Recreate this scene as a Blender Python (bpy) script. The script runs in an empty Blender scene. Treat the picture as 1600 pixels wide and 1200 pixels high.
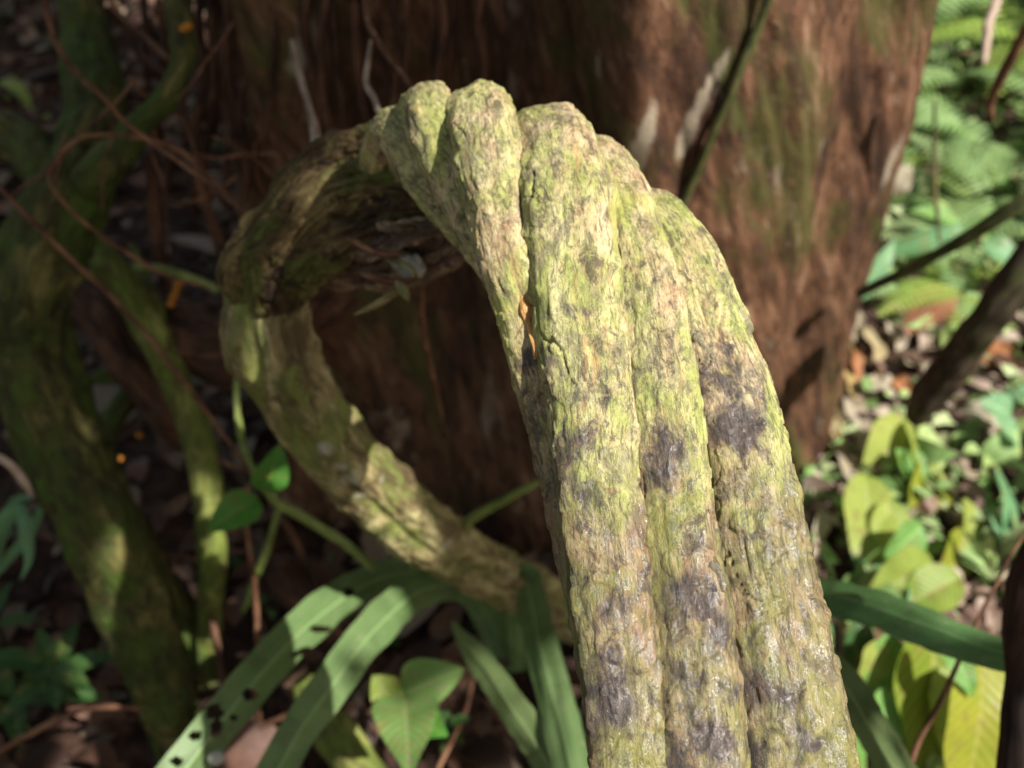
import bpy, math, random
import numpy as np
from mathutils import Vector

sc = bpy.context.scene
R = math.radians
# ------------------------------------------------------------------ camera, sky, sun, exposure
CAM = np.array([0.0, 0.0, 1.25]); PITCH = R(38)
cd = bpy.data.cameras.new("camera"); cam = bpy.data.objects.new("camera", cd)
sc.collection.objects.link(cam); sc.camera = cam
cam.location = CAM; cam.rotation_euler = (math.pi/2 - PITCH, 0, 0)
cd.lens = 35; cd.sensor_width = 36; cd.clip_start = 0.02; cd.clip_end = 500
cd.dof.use_dof = True; cd.dof.focus_distance = 0.53; cd.dof.aperture_fstop = 5.4
FWD = np.array([0, math.cos(PITCH), -math.sin(PITCH)]); UPV = np.array([0, math.sin(PITCH), math.cos(PITCH)]); RGT = np.array([1.0, 0, 0])
W = 36/35

SUN_AZ, SUN_EL = R(122), R(50)      # azimuth clockwise from +Y (the view direction)
SUN = np.array([math.sin(SUN_AZ)*math.cos(SUN_EL), math.cos(SUN_AZ)*math.cos(SUN_EL), math.sin(SUN_EL)])
w = bpy.data.worlds.new("World"); sc.world = w; w.use_nodes = True
sky = w.node_tree.nodes.new("ShaderNodeTexSky"); sky.sky_type = 'NISHITA'; sky.sun_disc = False
sky.sun_elevation = SUN_EL; sky.sun_rotation = SUN_AZ
w.node_tree.nodes["Background"].inputs[1].default_value = 0.08
_mx = w.node_tree.nodes.new("ShaderNodeMix"); _mx.data_type = 'RGBA'; _mx.blend_type = 'MULTIPLY'; _mx.inputs[0].default_value = 1
_mx.inputs[7].default_value = (1.25, 1.0, .66, 1)     # daylight filtered by the leaf canopy
w.node_tree.links.new(sky.outputs[0], _mx.inputs[6]); w.node_tree.links.new(_mx.outputs[2], w.node_tree.nodes["Background"].inputs[0])
sl = bpy.data.lights.new("sun", 'SUN'); sl.energy = 5.0; sl.angle = R(0.6); sl.color = (1, .95, .86)
so = bpy.data.objects.new("sun", sl); sc.collection.objects.link(so)
so.rotation_euler = Vector(SUN).to_track_quat('Z', 'Y').to_euler(); so.location = (3, -2, 5)
sc.view_settings.view_transform = 'Standard'; sc.view_settings.look = 'None'
sc.view_settings.exposure = 0.8; sc.view_settings.gamma = 1
sc.cycles.use_denoising = True
sc.cycles.max_bounces = 6; sc.cycles.transparent_max_bounces = 4

# ------------------------------------------------------------------ helpers
rng = random.Random(7); nr = np.random.RandomState(11)
def P(px, py, d):
    return CAM + d*(FWD + (px-800)/1600*W*RGT - (py-600)/1600*W*UPV)
def M(px, d): return px/1600*W*d                      # pixels to metres at depth d
_perm = nr.permutation(256).astype(np.int64); _perm = np.concatenate([_perm, _perm, _perm])
_grad = nr.normal(size=(256, 3)); _grad /= np.linalg.norm(_grad, axis=1)[:, None]
def noise(p):
    p = np.asarray(p, float); i = np.floor(p).astype(np.int64); f = p - i; i &= 255
    u = f*f*f*(f*(f*6-15)+10); out = 0
    for dx in (0, 1):
        for dy in (0, 1):
            for dz in (0, 1):
                h = _perm[_perm[_perm[(i[..., 0]+dx) & 255] + ((i[..., 1]+dy) & 255)] + ((i[..., 2]+dz) & 255)]
                g = _grad[h]
                v = g[..., 0]*(f[..., 0]-dx) + g[..., 1]*(f[..., 1]-dy) + g[..., 2]*(f[..., 2]-dz)
                out = out + v*(u[..., 0] if dx else 1-u[..., 0])*(u[..., 1] if dy else 1-u[..., 1])*(u[..., 2] if dz else 1-u[..., 2])
    return out*1.6
def fbm(p, o=3):
    a, s, t = 1.0, 0, 0
    for k in range(o): s = s + a*noise(p*2**k + 17.3*k); t += a; a *= .5
    return s/t
def S3(a, b, c): return np.stack(np.broadcast_arrays(a, b, c), -1)
def smooth(x, a, b):
    t = np.clip((x-a)/(b-a), 0, 1); return t*t*(3-2*t)

def zg(x, y):
    x = np.asarray(x, float); y = np.asarray(y, float)
    z = .16*np.maximum(0, y-1.7)*smooth(y, 1.7, 3.0) + .22*np.maximum(0, x-.7)*smooth(x, .7, 1.6)
    z = z + .06*np.maximum(0, -x-1)*smooth(-x, 1, 2)
    return z + .05*noise(S3(x*1.3, y*1.3, 3.1)) + .02*noise(S3(x*5, y*5, 7.7))
def G(px, py):                                        # where the ray of a pixel meets the ground
    lo = .6
    for k in range(900):
        p = P(px, py, lo)
        if p[2] < zg(p[0], p[1]): break
        lo += .01
    return p, lo

def spline(pts, n):
    pts = np.asarray(pts, float)
    m = len(pts); a = np.vstack([2*pts[0]-pts[1], pts, 2*pts[-1]-pts[-2]])
    seg = np.linalg.norm(np.diff(pts[:, :3], axis=0), axis=1); cum = np.concatenate([[0], np.cumsum(seg)])
    q = np.linspace(0, cum[-1], n); k = np.clip(np.searchsorted(cum, q, side='right')-1, 0, m-2)
    t = ((q-cum[k])/np.maximum(seg[k], 1e-9))[:, None]
    p0, p1, p2, p3 = a[k], a[k+1], a[k+2], a[k+3]
    return .5*((2*p1)+(-p0+p2)*t+(2*p0-5*p1+4*p2-p3)*t*t+(-p0+3*p1-3*p2+p3)*t**3), q

def PX(path):                                          # (px, py, depth, radius_px) -> world x, y, z, radius
    return [list(P(a, b, d)) + [M(r, d)] for a, b, d, r in path]

def grid_faces(n, m, closed, off=0):
    i = np.arange(n-1)[:, None]; j = np.arange(m if closed else m-1)[None, :]; j2 = (j+1) % m
    f = np.stack(np.broadcast_arrays(i*m+j, i*m+j2, (i+1)*m+j2, (i+1)*m+j), -1).reshape(-1, 4)
    return f + off

class MB:
    """collects pieces of one mesh: vertices, quads, the rest coordinates the bark textures run along, a tint value"""
    def __init__(s): s.v, s.f, s.r, s.t, s.n = [], [], [], [], 0
    def add(s, v, f, rest=None, tint=0.0):
        v = np.asarray(v, float).reshape(-1, 3)
        s.v.append(v); s.f.append(np.asarray(f, np.int64).reshape(-1, 4)+s.n)
        s.r.append(v.copy() if rest is None else np.asarray(rest, float).reshape(-1, 3))
        s.t.append(np.broadcast_to(np.asarray(tint, float), (len(v),)).copy()); s.n += len(v)
    def tube(s, pts, na=12, step=.02, disp=None, ref=None, sq=2.0, flat=1.0, n=None, taper=(0, 0), seed=0.0, patch=None, twist=0.0):
        pts = np.asarray(pts, float)
        L = np.linalg.norm(np.diff(pts[:, :3], axis=0), axis=1).sum()
        n = n or max(6, int(L/step)+2)
        c, q = spline(pts, n); rad = np.maximum(c[:, 3], 1e-4); c = c[:, :3]
        if taper[0]: rad = rad*np.sqrt(np.clip(1-(1-np.clip(q/taper[0], 0, 1))**2, 1e-5, 1))
        if taper[1]: rad = rad*np.sqrt(np.clip(1-(1-np.clip((q[-1]-q)/taper[1], 0, 1))**2, 1e-5, 1))
        T = np.gradient(c, axis=0); T /= np.linalg.norm(T, axis=1)[:, None]
        N = np.zeros_like(T)
        a = (CAM-c[0]) if ref is None else np.asarray(ref, float)
        a = a-T[0]*np.dot(a, T[0]); N[0] = a/np.linalg.norm(a)
        for k in range(1, n):
            a = N[k-1]-T[k]*np.dot(N[k-1], T[k]); N[k] = a/np.linalg.norm(a)
        B = np.cross(T, N)
        th = np.linspace(0, 2*np.pi, na, endpoint=False)
        ct, st = np.cos(th), np.sin(th)
        k = (np.abs(ct)**sq+np.abs(st)**sq)**(-1/sq)
        x = (ct*k*flat)[None, :]; y = (st*k)[None, :]
        if twist:
            ang = twist*q[:, None]; x, y = x*np.cos(ang)-y*np.sin(ang), x*np.sin(ang)+y*np.cos(ang)
        rr = rad[:, None]
        rest = S3(rr*ct[None]+seed, rr*st[None]+seed*.7, (q[:, None]+seed*1.3))
        sc_ = np.ones((n, na))
        if disp is not None: sc_ = 1+disp(q[:, None]+0*th[None], th[None]+0*q[:, None], rr+0*th[None], rest)/rr
        v = c[:, None]+(N[:, None]*x[..., None]+B[:, None]*y[..., None])*(rr*sc_)[..., None]
        tint = 0.0
        if patch is not None: tint = patch(v.reshape(-1, 3))
        s.add(v, grid_faces(n, na, True), rest, tint)
        # end caps
        for e, kk in ((0, 0), (n-1, n-1)):
            ring = np.arange(na)+e*na; cen = c[kk]
            base = s.n; s.v.append(cen[None]); s.r.append(rest[kk].mean(0)[None]); s.t.append(np.zeros(1)); s.n += 1
            j = np.arange(0, na-1, 2); off = base-n*na if e == 0 else None
            start = base-n*na-(0 if e == 0 else 1)
            rg = start+ring
            q4 = np.stack([rg[j], rg[(j+1) % na], rg[(j+2) % na], np.full(len(j), base)], -1)
            if e: q4 = q4[:, ::-1]
            s.f.append(q4)
        return c, q
    def sheet(s, v, rest, tint=0.0, keep=None):
        n, m = v.shape[:2]; f = grid_faces(n, m, False)
        if keep is not None: f = f[keep(v, f)]
        s.add(v, f, rest, tint)
    def build(s, name, mat, parent=None, smooth_=True):
        v = np.concatenate(s.v); f = np.concatenate(s.f); r = np.concatenate(s.r); t = np.concatenate(s.t)
        loc = np.zeros(3)
        if parent is not None: loc = np.array(parent.location)
        me = bpy.data.meshes.new(name)
        me.vertices.add(len(v)); me.vertices.foreach_set("co", (v-loc).astype(np.float32).ravel())
        me.loops.add(len(f)*4); me.loops.foreach_set("vertex_index", f.astype(np.int32).ravel())
        me.polygons.add(len(f)); me.polygons.foreach_set("loop_start", np.arange(0, len(f)*4, 4, dtype=np.int32))
        me.polygons.foreach_set("use_smooth", np.full(len(f), smooth_))
        a = me.attributes.new("rest", 'FLOAT_VECTOR', 'POINT'); a.data.foreach_set("vector", r.astype(np.float32).ravel())
        a = me.attributes.new("tint", 'FLOAT', 'POINT'); a.data.foreach_set("value", t.astype(np.float32))
        me.update(calc_edges=True)
        me.materials.append(mat)
        o = bpy.data.objects.new(name, me); sc.collection.objects.link(o)
        if parent is not None: o.parent = parent
        return o

def tag(o, label, cat, group=None, kind=None):
    o['label'] = label; o['category'] = cat
    if group: o['group'] = group
    if kind: o['kind'] = kind
    return o
def thing(name, loc, label, cat, group=None):
    o = bpy.data.objects.new(name, None); sc.collection.objects.link(o); o.location = [float(a) for a in loc]
    o.empty_display_size = .05
    return tag(o, label, cat, group)

# ------------------------------------------------------------------ materials
class NT:
    def __init__(s, name):
        s.m = bpy.data.materials.new(name); s.m.use_nodes = True; s.t = s.m.node_tree
        s.b = s.t.nodes["Principled BSDF"]; s.out = s.t.nodes["Material Output"]
    def n(s, typ, **kw):
        x = s.t.nodes.new(typ)
        for k, v in kw.items(): setattr(x, k, v)
        return x
    def l(s, a, b): s.t.links.new(a, b)
    def attr(s, name):
        return s.n("ShaderNodeAttribute", attribute_name=name)
    def mapv(s, vec, scale, loc=(0, 0, 0)):
        x = s.n("ShaderNodeMapping"); s.l(vec, x.inputs[0]); x.inputs['Scale'].default_value = scale; x.inputs['Location'].default_value = loc
        return x.outputs[0]
    def noise(s, vec, scale=1, detail=3, rough=.5, dist=0.0, col=False):
        x = s.n("ShaderNodeTexNoise"); s.l(vec, x.inputs['Vector'])
        x.inputs['Scale'].default_value = scale; x.inputs['Detail'].default_value = detail
        x.inputs['Roughness'].default_value = rough; x.inputs['Distortion'].default_value = dist
        return x.outputs[1 if col else 0]
    def ramp(s, fac, stops, interp='LINEAR'):
        x = s.n("ShaderNodeValToRGB"); s.l(fac, x.inputs[0]); e = x.color_ramp.elements; x.color_ramp.interpolation = interp
        while len(e) < len(stops): e.new(.5)
        for k, (p, c) in enumerate(stops):
            e[k].position = p; e[k].color = (c, c, c, 1) if isinstance(c, (int, float)) else (*c, 1)
        return x.outputs[0]
    def mix(s, fac, a, b, mode='MIX'):
        x = s.n("ShaderNodeMix", data_type='RGBA', blend_type=mode)
        for sock, val in ((x.inputs[0], fac), (x.inputs[6], a), (x.inputs[7], b)):
            if isinstance(val, (int, float)): sock.default_value = val
            elif isinstance(val, tuple): sock.default_value = (*val, 1)
            else: s.l(val, sock)
        return x.outputs[2]
    def math(s, op, a, b=0.0, c=None):
        x = s.n("ShaderNodeMath", operation=op)
        for k, val in enumerate((a, b) if c is None else (a, b, c)):
            if isinstance(val, (int, float)): x.inputs[k].default_value = val
            else: s.l(val, x.inputs[k])
        return x.outputs[0]
    def bump(s, h, dist, strength=1.0, prev=None):
        x = s.n("ShaderNodeBump"); s.l(h, x.inputs['Height']); x.inputs['Distance'].default_value = dist; x.inputs['Strength'].default_value = strength
        if prev is not None: s.l(prev, x.inputs['Normal'])
        return x.outputs[0]
    def fin(s, col=None, rough=None, nrm=None, spec=.4, trans=None):
        for sock, v in (('Base Color', col), ('Roughness', rough), ('Normal', nrm)):
            if v is None: continue
            if isinstance(v, (int, float)): s.b.inputs[sock].default_value = v
            elif isinstance(v, tuple): s.b.inputs[sock].default_value = (*v, 1)
            else: s.l(v, s.b.inputs[sock])
        if isinstance(spec, (int, float)): s.b.inputs['Specular IOR Level'].default_value = spec
        else: s.l(spec, s.b.inputs['Specular IOR Level'])
        if trans:
            tr = s.n("ShaderNodeBsdfTranslucent"); s.l(col, tr.inputs[0]) if not isinstance(col, tuple) else None
            mx = s.n("ShaderNodeMixShader"); mx.inputs[0].default_value = trans
            s.l(s.b.outputs[0], mx.inputs[1]); s.l(tr.outputs[0], mx.inputs[2]); s.l(mx.outputs[0], s.out.inputs[0])
        return s.m

def bark_main():
    t = NT("liana_bark"); v = t.attr("rest").outputs['Vector']; tint = t.attr("tint").outputs['Fac']
    geo = t.n("ShaderNodeNewGeometry").outputs['Position']
    big = t.noise(t.mapv(v, (26, 26, 17)), 1, 5, .65, .6)
    big2 = t.noise(t.mapv(v, (40, 40, 26), (3, 1, 9)), 1, 6, .7, .6)
    big3 = t.noise(t.mapv(v, (70, 70, 34), (7, 8, 2)), 1, 6, .75, .8)
    fib = t.noise(t.mapv(v, (420, 420, 75)), 1, 6, .72, .6)
    fib2 = t.noise(t.mapv(v, (900, 900, 240), (4, 4, 4)), 1, 4, .65, .3)
    grain = t.noise(t.mapv(v, (1100, 1100, 900)), 1, 4, .75)
    spk = t.noise(t.mapv(v, (190, 190, 110), (5, 5, 5)), 1, 6, .78, .5)
    pit = t.noise(t.mapv(v, (95, 95, 60), (8, 5, 5)), 1, 6, .75, .9)
    moss = t.ramp(big2, [(.36, (.58, .54, .27)), (.46, (.48, .475, .18)), (.54, (.37, .40, .11)), (.64, (.20, .235, .07))])
    tan = t.ramp(big3, [(.36, (.66, .55, .35)), (.47, (.60, .47, .28)), (.56, (.50, .34, .19)), (.66, (.25, .16, .10))])
    c = t.mix(t.ramp(t.math('ADD', t.math('MULTIPLY', big, .8), t.math('MULTIPLY', fib, .2)), [(.46, 0.0), (.58, 1.0)]), moss, tan)
    lo = t.noise(t.mapv(v, (30, 30, 20), (31, 5, 5)), 1, 8, .78, .8)
    c = t.mix(t.ramp(lo, [(.52, 0.0), (.60, .7)]), c, t.mix(fib, (.08, .068, .055), (.24, .20, .14)))
    c = t.mix(t.ramp(spk, [(.51, 0.0), (.60, .7)]), c, (.12, .115, .065))
    c = t.mix(t.ramp(pit, [(.54, 0.0), (.62, .8)]), c, (.085, .06, .045))
    c = t.mix(t.ramp(fib, [(.39, .75), (.47, 0.0)]), c, (.09, .08, .045))
    c = t.mix(t.ramp(grain, [(.54, 0.0), (.68, .4)]), c, (.62, .57, .38))
    c = t.mix(t.ramp(fib2, [(.36, .5), (.47, 0.0)]), c, (.11, .10, .06))
    yel = t.ramp(t.noise(t.mapv(v, (24, 24, 13), (11, 2, 4)), 1, 5, .65, .5), [(.56, 0.0), (.66, .6)])
    c = t.mix(yel, c, t.mix(spk, (.50, .50, .13), (.34, .37, .08)))
    och = t.noise(t.mapv(v, (110, 110, 22), (2, 33, 4)), 1, 5, .7, .8)
    c = t.mix(t.ramp(och, [(.60, 0.0), (.68, .5)]), c, (.50, .30, .13))
    pm = t.ramp(t.math('ADD', tint, t.math('MULTIPLY', t.math('ADD', t.math('SUBTRACT', pit, .5), t.math('SUBTRACT', big, .5)), 2.2)), [(.34, 0.0), (.85, .92)])
    dk = t.ramp(fib, [(.38, (.03, .024, .028)), (.5, (.085, .066, .068)), (.62, (.15, .115, .11)), (.7, (.30, .19, .12))])
    c = t.mix(pm, c, dk)
    rp = t.ramp(t.noise(t.mapv(v, (55, 55, 34), (21, 4, 14)), 1, 5, .7, .6), [(.63, 0.0), (.70, .7)])
    c = t.mix(rp, c, t.mix(fib, (.15, .06, .045), (.40, .24, .15)))
    z = t.n("ShaderNodeSeparateXYZ"); t.l(geo, z.inputs[0])       # the lower stem is wet from the damp forest floor
    wn = t.noise(t.mapv(v, (60, 60, 34), (2, 9, 1)), 1, 4, .65)
    wet0 = t.math('MULTIPLY', t.math('SUBTRACT', .915, z.outputs[2]), 11.0)
    wet0 = t.math('MINIMUM', t.math('MAXIMUM', wet0, 0.0), 1.0)
    wet = t.ramp(t.math('ADD', t.math('ADD', t.math('MULTIPLY', wet0, .42), t.math('MULTIPLY', pm, .14)), t.math('MULTIPLY', wn, .5)), [(.37, 0.0), (.52, 1.0)])
    c = t.mix(t.math('MULTIPLY', wet, .8), c, t.mix(1.0, c, (.42, .35, .32), 'MULTIPLY'))
    drop = t.noise(t.mapv(v, (520, 520, 480), (3, 3, 1)), 1, 3, .6)
    rough = t.mix(wet, (.52, .52, .52), (.3, .3, .3))
    sp = t.mix(wet, (.25, .25, .25), (.4, .4, .4))
    b = t.bump(pit, .0014, .7)
    b = t.bump(fib, .0009, .9, b)
    b = t.bump(spk, .0010, .8, b)
    b = t.bump(fib2, .0004, .9, b)
    b = t.bump(grain, .0006, .9, b)
    cb = t.bump(drop, .0006, 1.0, t.bump(spk, .0007, 1.0))
    t.l(t.math('MULTIPLY', wet, t.ramp(spk, [(.47, 0.0), (.54, 1.0)])), t.b.inputs['Coat Weight']); t.b.inputs['Coat Roughness'].default_value = .17; t.b.inputs['Coat IOR'].default_value = 1.45
    t.l(cb, t.b.inputs['Coat Normal'])
    return t.fin(c, rough, b, sp)

def bark(name, cols, moss=None, mossamt=.5, scale=1.0, stretch=.2, bumpd=.003, rough=.75, spec=.25, obj_moss=False):
    """streaky bark: cols = dark, mid, light; moss = a colour in patches"""
    t = NT(name); v = t.attr("rest").outputs['Vector']
    s = scale
    a = t.noise(t.mapv(v, (60*s, 60*s, 60*s*stretch)), 1, 6, .7, .4)
    b_ = t.noise(t.mapv(v, (11*s, 11*s, 7*s), (4, 2, 1)), 1, 4, .6, .3)
    c = t.ramp(t.math('ADD', t.math('MULTIPLY', a, .6), t.math('MULTIPLY', b_, .4)), [(.41, cols[0]), (.5, cols[1]), (.59, cols[2])])
    if moss:
        mn = t.noise(t.mapv(v, (16*s, 16*s, 10*s), (7, 3, 8)), 1, 5, .65, .3)
        c = t.mix(t.ramp(mn, [(.64-.26*mossamt, 0.0), (.72-.26*mossamt, .85)]), c, t.mix(t.ramp(a, [(.42, 0.0), (.58, 1.0)]), moss, tuple(.35*k for k in moss)))
        dp = t.noise(t.mapv(v, (38*s, 38*s, 26*s), (17, 3, 18)), 1, 5, .7, .5)
        c = t.mix(t.ramp(dp, [(.53, 0.0), (.62, .8)]), c, cols[0])
    g = t.noise(t.mapv(v, (300*s, 300*s, 160*s)), 1, 3, .7)
    sm = t.math('ADD', t.attr('tint').outputs['Fac'], t.math('MULTIPLY', t.math('SUBTRACT', b_, .5), 1.5))
    sm = t.math('ADD', sm, t.math('MULTIPLY', t.math('SUBTRACT', a, .5), 1.2))
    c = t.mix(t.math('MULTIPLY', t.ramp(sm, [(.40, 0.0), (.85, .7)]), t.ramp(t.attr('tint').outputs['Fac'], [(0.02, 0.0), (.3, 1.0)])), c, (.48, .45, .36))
    n = t.bump(a, bumpd, 1.0); n = t.bump(g, bumpd*.25, .8, n)
    return t.fin(c, rough, n, spec)

def leaf_mat(name, col, col2=None, vein=None, rough=.4, trans=.3, stripes=False, spots=None, spec=.5):
    """rest = (across -1..1, along 0..1, metres)"""
    t = NT(name); r = t.attr("rest").outputs['Vector']; tint = t.attr("tint").outputs['Fac']
    geo = t.n("ShaderNodeNewGeometry").outputs['Position']
    col2 = col2 or tuple(k*.6 for k in col)
    n1 = t.noise(t.mapv(geo, (30, 30, 30)), 1, 4, .6)
    c = t.mix(t.ramp(t.math('ADD', t.math('MULTIPLY', n1, .6), t.math('MULTIPLY', tint, .5)), [(.25, 0.0), (.75, 1.0)]), col, col2)
    xyz = t.n("ShaderNodeSeparateXYZ"); t.l(r, xyz.inputs[0])
    ax = t.math('ABSOLUTE', xyz.outputs[0])
    if stripes:
        dirt = t.noise(t.mapv(geo, (120, 120, 120)), 1, 5, .75)
        c = t.mix(t.ramp(dirt, [(.54, 0.0), (.66, .55)]), c, (.30, .27, .18))
        blot = t.noise(t.mapv(geo, (22, 22, 22)), 1, 4, .6)
        c = t.mix(t.ramp(blot, [(.5, 0.0), (.66, .6)]), c, tuple(k*.45 for k in col))
        st = t.noise(t.mapv(r, (14, .8, 1)), 1, 3, .6)
        c = t.mix(t.ramp(st, [(.4, .35), (.6, 0.0)]), c, tuple(k*.55 for k in col))
        h = st
    else:
        wv = t.n("ShaderNodeTexWave"); wv.inputs['Scale'].default_value = 4.0; wv.inputs['Distortion'].default_value = .6
        cb = t.n("ShaderNodeCombineXYZ"); t.l(t.math('SUBTRACT', xyz.outputs[1], t.math('MULTIPLY', ax, .22)), cb.inputs[0]); t.l(cb.outputs[0], wv.inputs[0])
        h = wv.outputs[1]
        blot = t.noise(t.mapv(geo, (45, 45, 45)), 1, 6, .75)
        c = t.mix(t.ramp(blot, [(.52, 0.0), (.60, .5), (.68, .85)]), c, (.22, .16, .05))
        c = t.mix(t.ramp(h, [(.0, .3), (.35, 0.0)]), c, vein or tuple(min(1, k*1.6) for k in col))
    c = t.mix(t.ramp(ax, [(.02, .6), (.07, 0.0)]), c, vein or tuple(min(1, k*1.7+.02) for k in col))
    if spots:
        sn = t.noise(t.mapv(geo, (70, 70, 70)), 1, 3, .6)
        c = t.mix(t.ramp(sn, [(.6, 0.0), (.68, .9)]), c, spots)
    return t.fin(c, rough, t.bump(h, .001, .5), spec*.55, trans)

def soil_mat():
    t = NT("forest_soil"); g = t.n("ShaderNodeNewGeometry").outputs['Position']
    a = t.noise(t.mapv(g, (25, 25, 25)), 1, 6, .7, .5); b = t.noise(t.mapv(g, (2.2, 2.2, 2.2)), 1, 3, .5)
    c = t.ramp(a, [(.32, (.012, .007, .005)), (.48, (.04, .02, .014)), (.6, (.085, .045, .032)), (.72, (.14, .085, .055))])
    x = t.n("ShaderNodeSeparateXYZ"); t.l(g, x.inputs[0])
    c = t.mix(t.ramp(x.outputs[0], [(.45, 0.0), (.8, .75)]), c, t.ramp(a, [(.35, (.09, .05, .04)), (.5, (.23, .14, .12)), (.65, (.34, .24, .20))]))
    return t.fin(c, .8, t.bump(a, .02, 1.0), .25)

def trunk_mat():
    t = NT("trunk_bark"); v = t.attr("rest").outputs['Vector']; tint = t.attr("tint").outputs['Fac']
    st = t.noise(t.mapv(v, (60, 60, 19)), 1, 6, .75, .5)
    st2 = t.noise(t.mapv(v, (24, 24, 9), (5, 2, 9)), 1, 6, .75, .6)
    a = t.noise(t.mapv(v, (7, 7, 3.5), (2, 2, 2)), 1, 5, .65, .4)
    c = t.ramp(t.math('ADD', t.math('MULTIPLY', st, .35), t.math('ADD', t.math('MULTIPLY', st2, .3), t.math('MULTIPLY', a, .35))),
               [(.42, (.018, .008, .005)), (.48, (.075, .034, .018)), (.54, (.15, .072, .038)), (.61, (.31, .19, .125))])
    m = t.noise(t.mapv(v, (6, 6, 3.2), (9, 1, 5)), 1, 6, .75, .3)
    c = t.mix(t.ramp(m, [(.50, 0.0), (.58, .7)]), c, t.mix(st, (.085, .10, .016), (.03, .035, .01)))
    c = t.mix(t.ramp(st2, [(.40, .8), (.47, 0.0)]), c, (.045, .022, .012))
    lc = t.noise(t.mapv(v, (14, 14, 6), (1, 12, 3)), 1, 6, .75)
    c = t.mix(t.ramp(lc, [(.60, 0.0), (.68, .7)]), c, (.34, .27, .21))
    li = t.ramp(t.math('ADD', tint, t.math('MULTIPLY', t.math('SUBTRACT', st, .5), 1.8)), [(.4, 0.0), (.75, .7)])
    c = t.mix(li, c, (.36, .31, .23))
    n = t.bump(st, .006, .8); n = t.bump(t.noise(t.mapv(v, (260, 260, 120)), 1, 3, .6), .003, .8, n)
    return t.fin(c, .7, n, .3)

def litter_mat(name, cols):
    t = NT(name); v = t.attr("tint").outputs['Fac']
    n = len(cols); c = t.ramp(v, [((k+.5)/n, cc) for k, cc in enumerate(cols)])
    g = t.noise(t.mapv(t.n("ShaderNodeNewGeometry").outputs['Position'], (90, 90, 90)), 1, 3, .6)
    c = t.mix(t.ramp(g, [(.4, .4), (.6, 0.0)]), c, t.mix(1.0, c, (.4, .35, .3), 'MULTIPLY'))
    return t.fin(c, .6, None, .3, .12)

MT = {}
MT['main'] = bark_main()
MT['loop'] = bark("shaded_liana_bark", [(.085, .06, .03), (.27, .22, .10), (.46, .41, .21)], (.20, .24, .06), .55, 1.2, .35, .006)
MT['knot'] = bark("rough_knot_bark", [(.025, .013, .008), (.115, .075, .032), (.25, .19, .08)], (.13, .15, .032), .62, 1.3, .3, .010)
MT['under'] = bark("ragged_inner_bark", [(.03, .013, .009), (.13, .07, .045), (.34, .24, .15)], (.10, .10, .03), .35, 1.6, .18, .008, .35, .6)
MT['mossy'] = bark("mossy_bark", [(.022, .022, .008), (.065, .062, .018), (.15, .135, .042)], (.06, .10, .014), .7, .9, .4, .008)
MT['mossy_deep'] = bark("deep_moss_bark", [(.02, .022, .006), (.055, .065, .012), (.12, .12, .02)], (.035, .08, .008), .9, .9, .5, .006)
MT['green_liana'] = bark("green_liana_bark", [(.07, .06, .02), (.17, .19, .045), (.28, .30, .09)], (.15, .20, .035), .75, 1.5, .25, .003)
MT['root'] = bark("brown_root_bark", [(.02, .01, .007), (.07, .032, .02), (.15, .075, .045)], None, 0, 1.5, .2, .003)
MT['tendril'] = bark("red_brown_tendril", [(.05, .02, .012), (.13, .06, .033), (.26, .14, .08)], None, 0, 3, .2, .001)
MT['pale_root'] = bark("pale_root", [(.16, .11, .09), (.34, .25, .20), (.5, .4, .33)], None, 0, 2, .2, .001)
MT['dark_branch'] = bark("dark_branch_bark", [(.018, .012, .008), (.05, .035, .022), (.11, .08, .05)], (.06, .07, .02), .4, 1.2, .2, .003)
MT['black_stem'] = bark("blackish_stem_bark", [(.008, .004, .003), (.03, .012, .008), (.07, .03, .018)], None, 0, 1.2, .15, .002)
MT['green_stem'] = bark("green_stem", [(.10, .13, .03), (.19, .24, .06), (.30, .33, .12)], None, 0, 2, .2, .001, .5)
MT['climber'] = bark("climbing_stem", [(.02, .025, .008), (.05, .06, .018), (.12, .10, .04)], None, 0, 2, .2, .001, .5)
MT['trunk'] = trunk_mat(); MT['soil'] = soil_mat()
MT['strap'] = leaf_mat("strap_leaf", (.18, .27, .11), (.095, .18, .055), stripes=True, rough=.38, trans=.2, spots=None)
MT['strap_dark'] = leaf_mat("dark_strap_leaf", (.12, .24, .085), (.065, .155, .045), stripes=True, rough=.4, trans=.15)
MT['strap_pale'] = leaf_mat("pale_strap_leaf", (.20, .27, .11), (.12, .19, .06), stripes=True, rough=.4, trans=.2)
MT['glossy'] = leaf_mat("glossy_leaf", (.10, .33, .05), (.05, .21, .03), (.30, .34, .10), rough=.3, trans=.35)
MT['mottled'] = leaf_mat("mottled_leaf", (.23, .34, .11), (.10, .24, .05), (.36, .38, .18), rough=.5, trans=.3, spots=(.26, .22, .14))
MT['yellow'] = leaf_mat("yellow_green_leaf", (.36, .42, .09), (.22, .33, .05), (.48, .50, .20), rough=.42, trans=.4)
MT['bigyellow'] = leaf_mat("olive_leaf", (.30, .31, .03), (.15, .22, .02), (.38, .36, .09), rough=.42, trans=.35)
MT['bright'] = leaf_mat("bright_leaf", (.24, .43, .14), (.13, .29, .06), rough=.4, trans=.4)
MT['bluegreen'] = leaf_mat("blue_green_leaf", (.20, .38, .20), (.10, .24, .10), rough=.35, trans=.3)
MT['fern'] = leaf_mat("fern_green", (.36, .50, .24), (.18, .34, .10), rough=.5, trans=.35)
MT['fern_yellow'] = leaf_mat("fern_yellow_green", (.44, .56, .14), (.26, .42, .07), rough=.5, trans=.35)
MT['fern_dead'] = leaf_mat("dead_fern", (.50, .22, .14), (.35, .14, .08), rough=.7, trans=.2)
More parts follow.
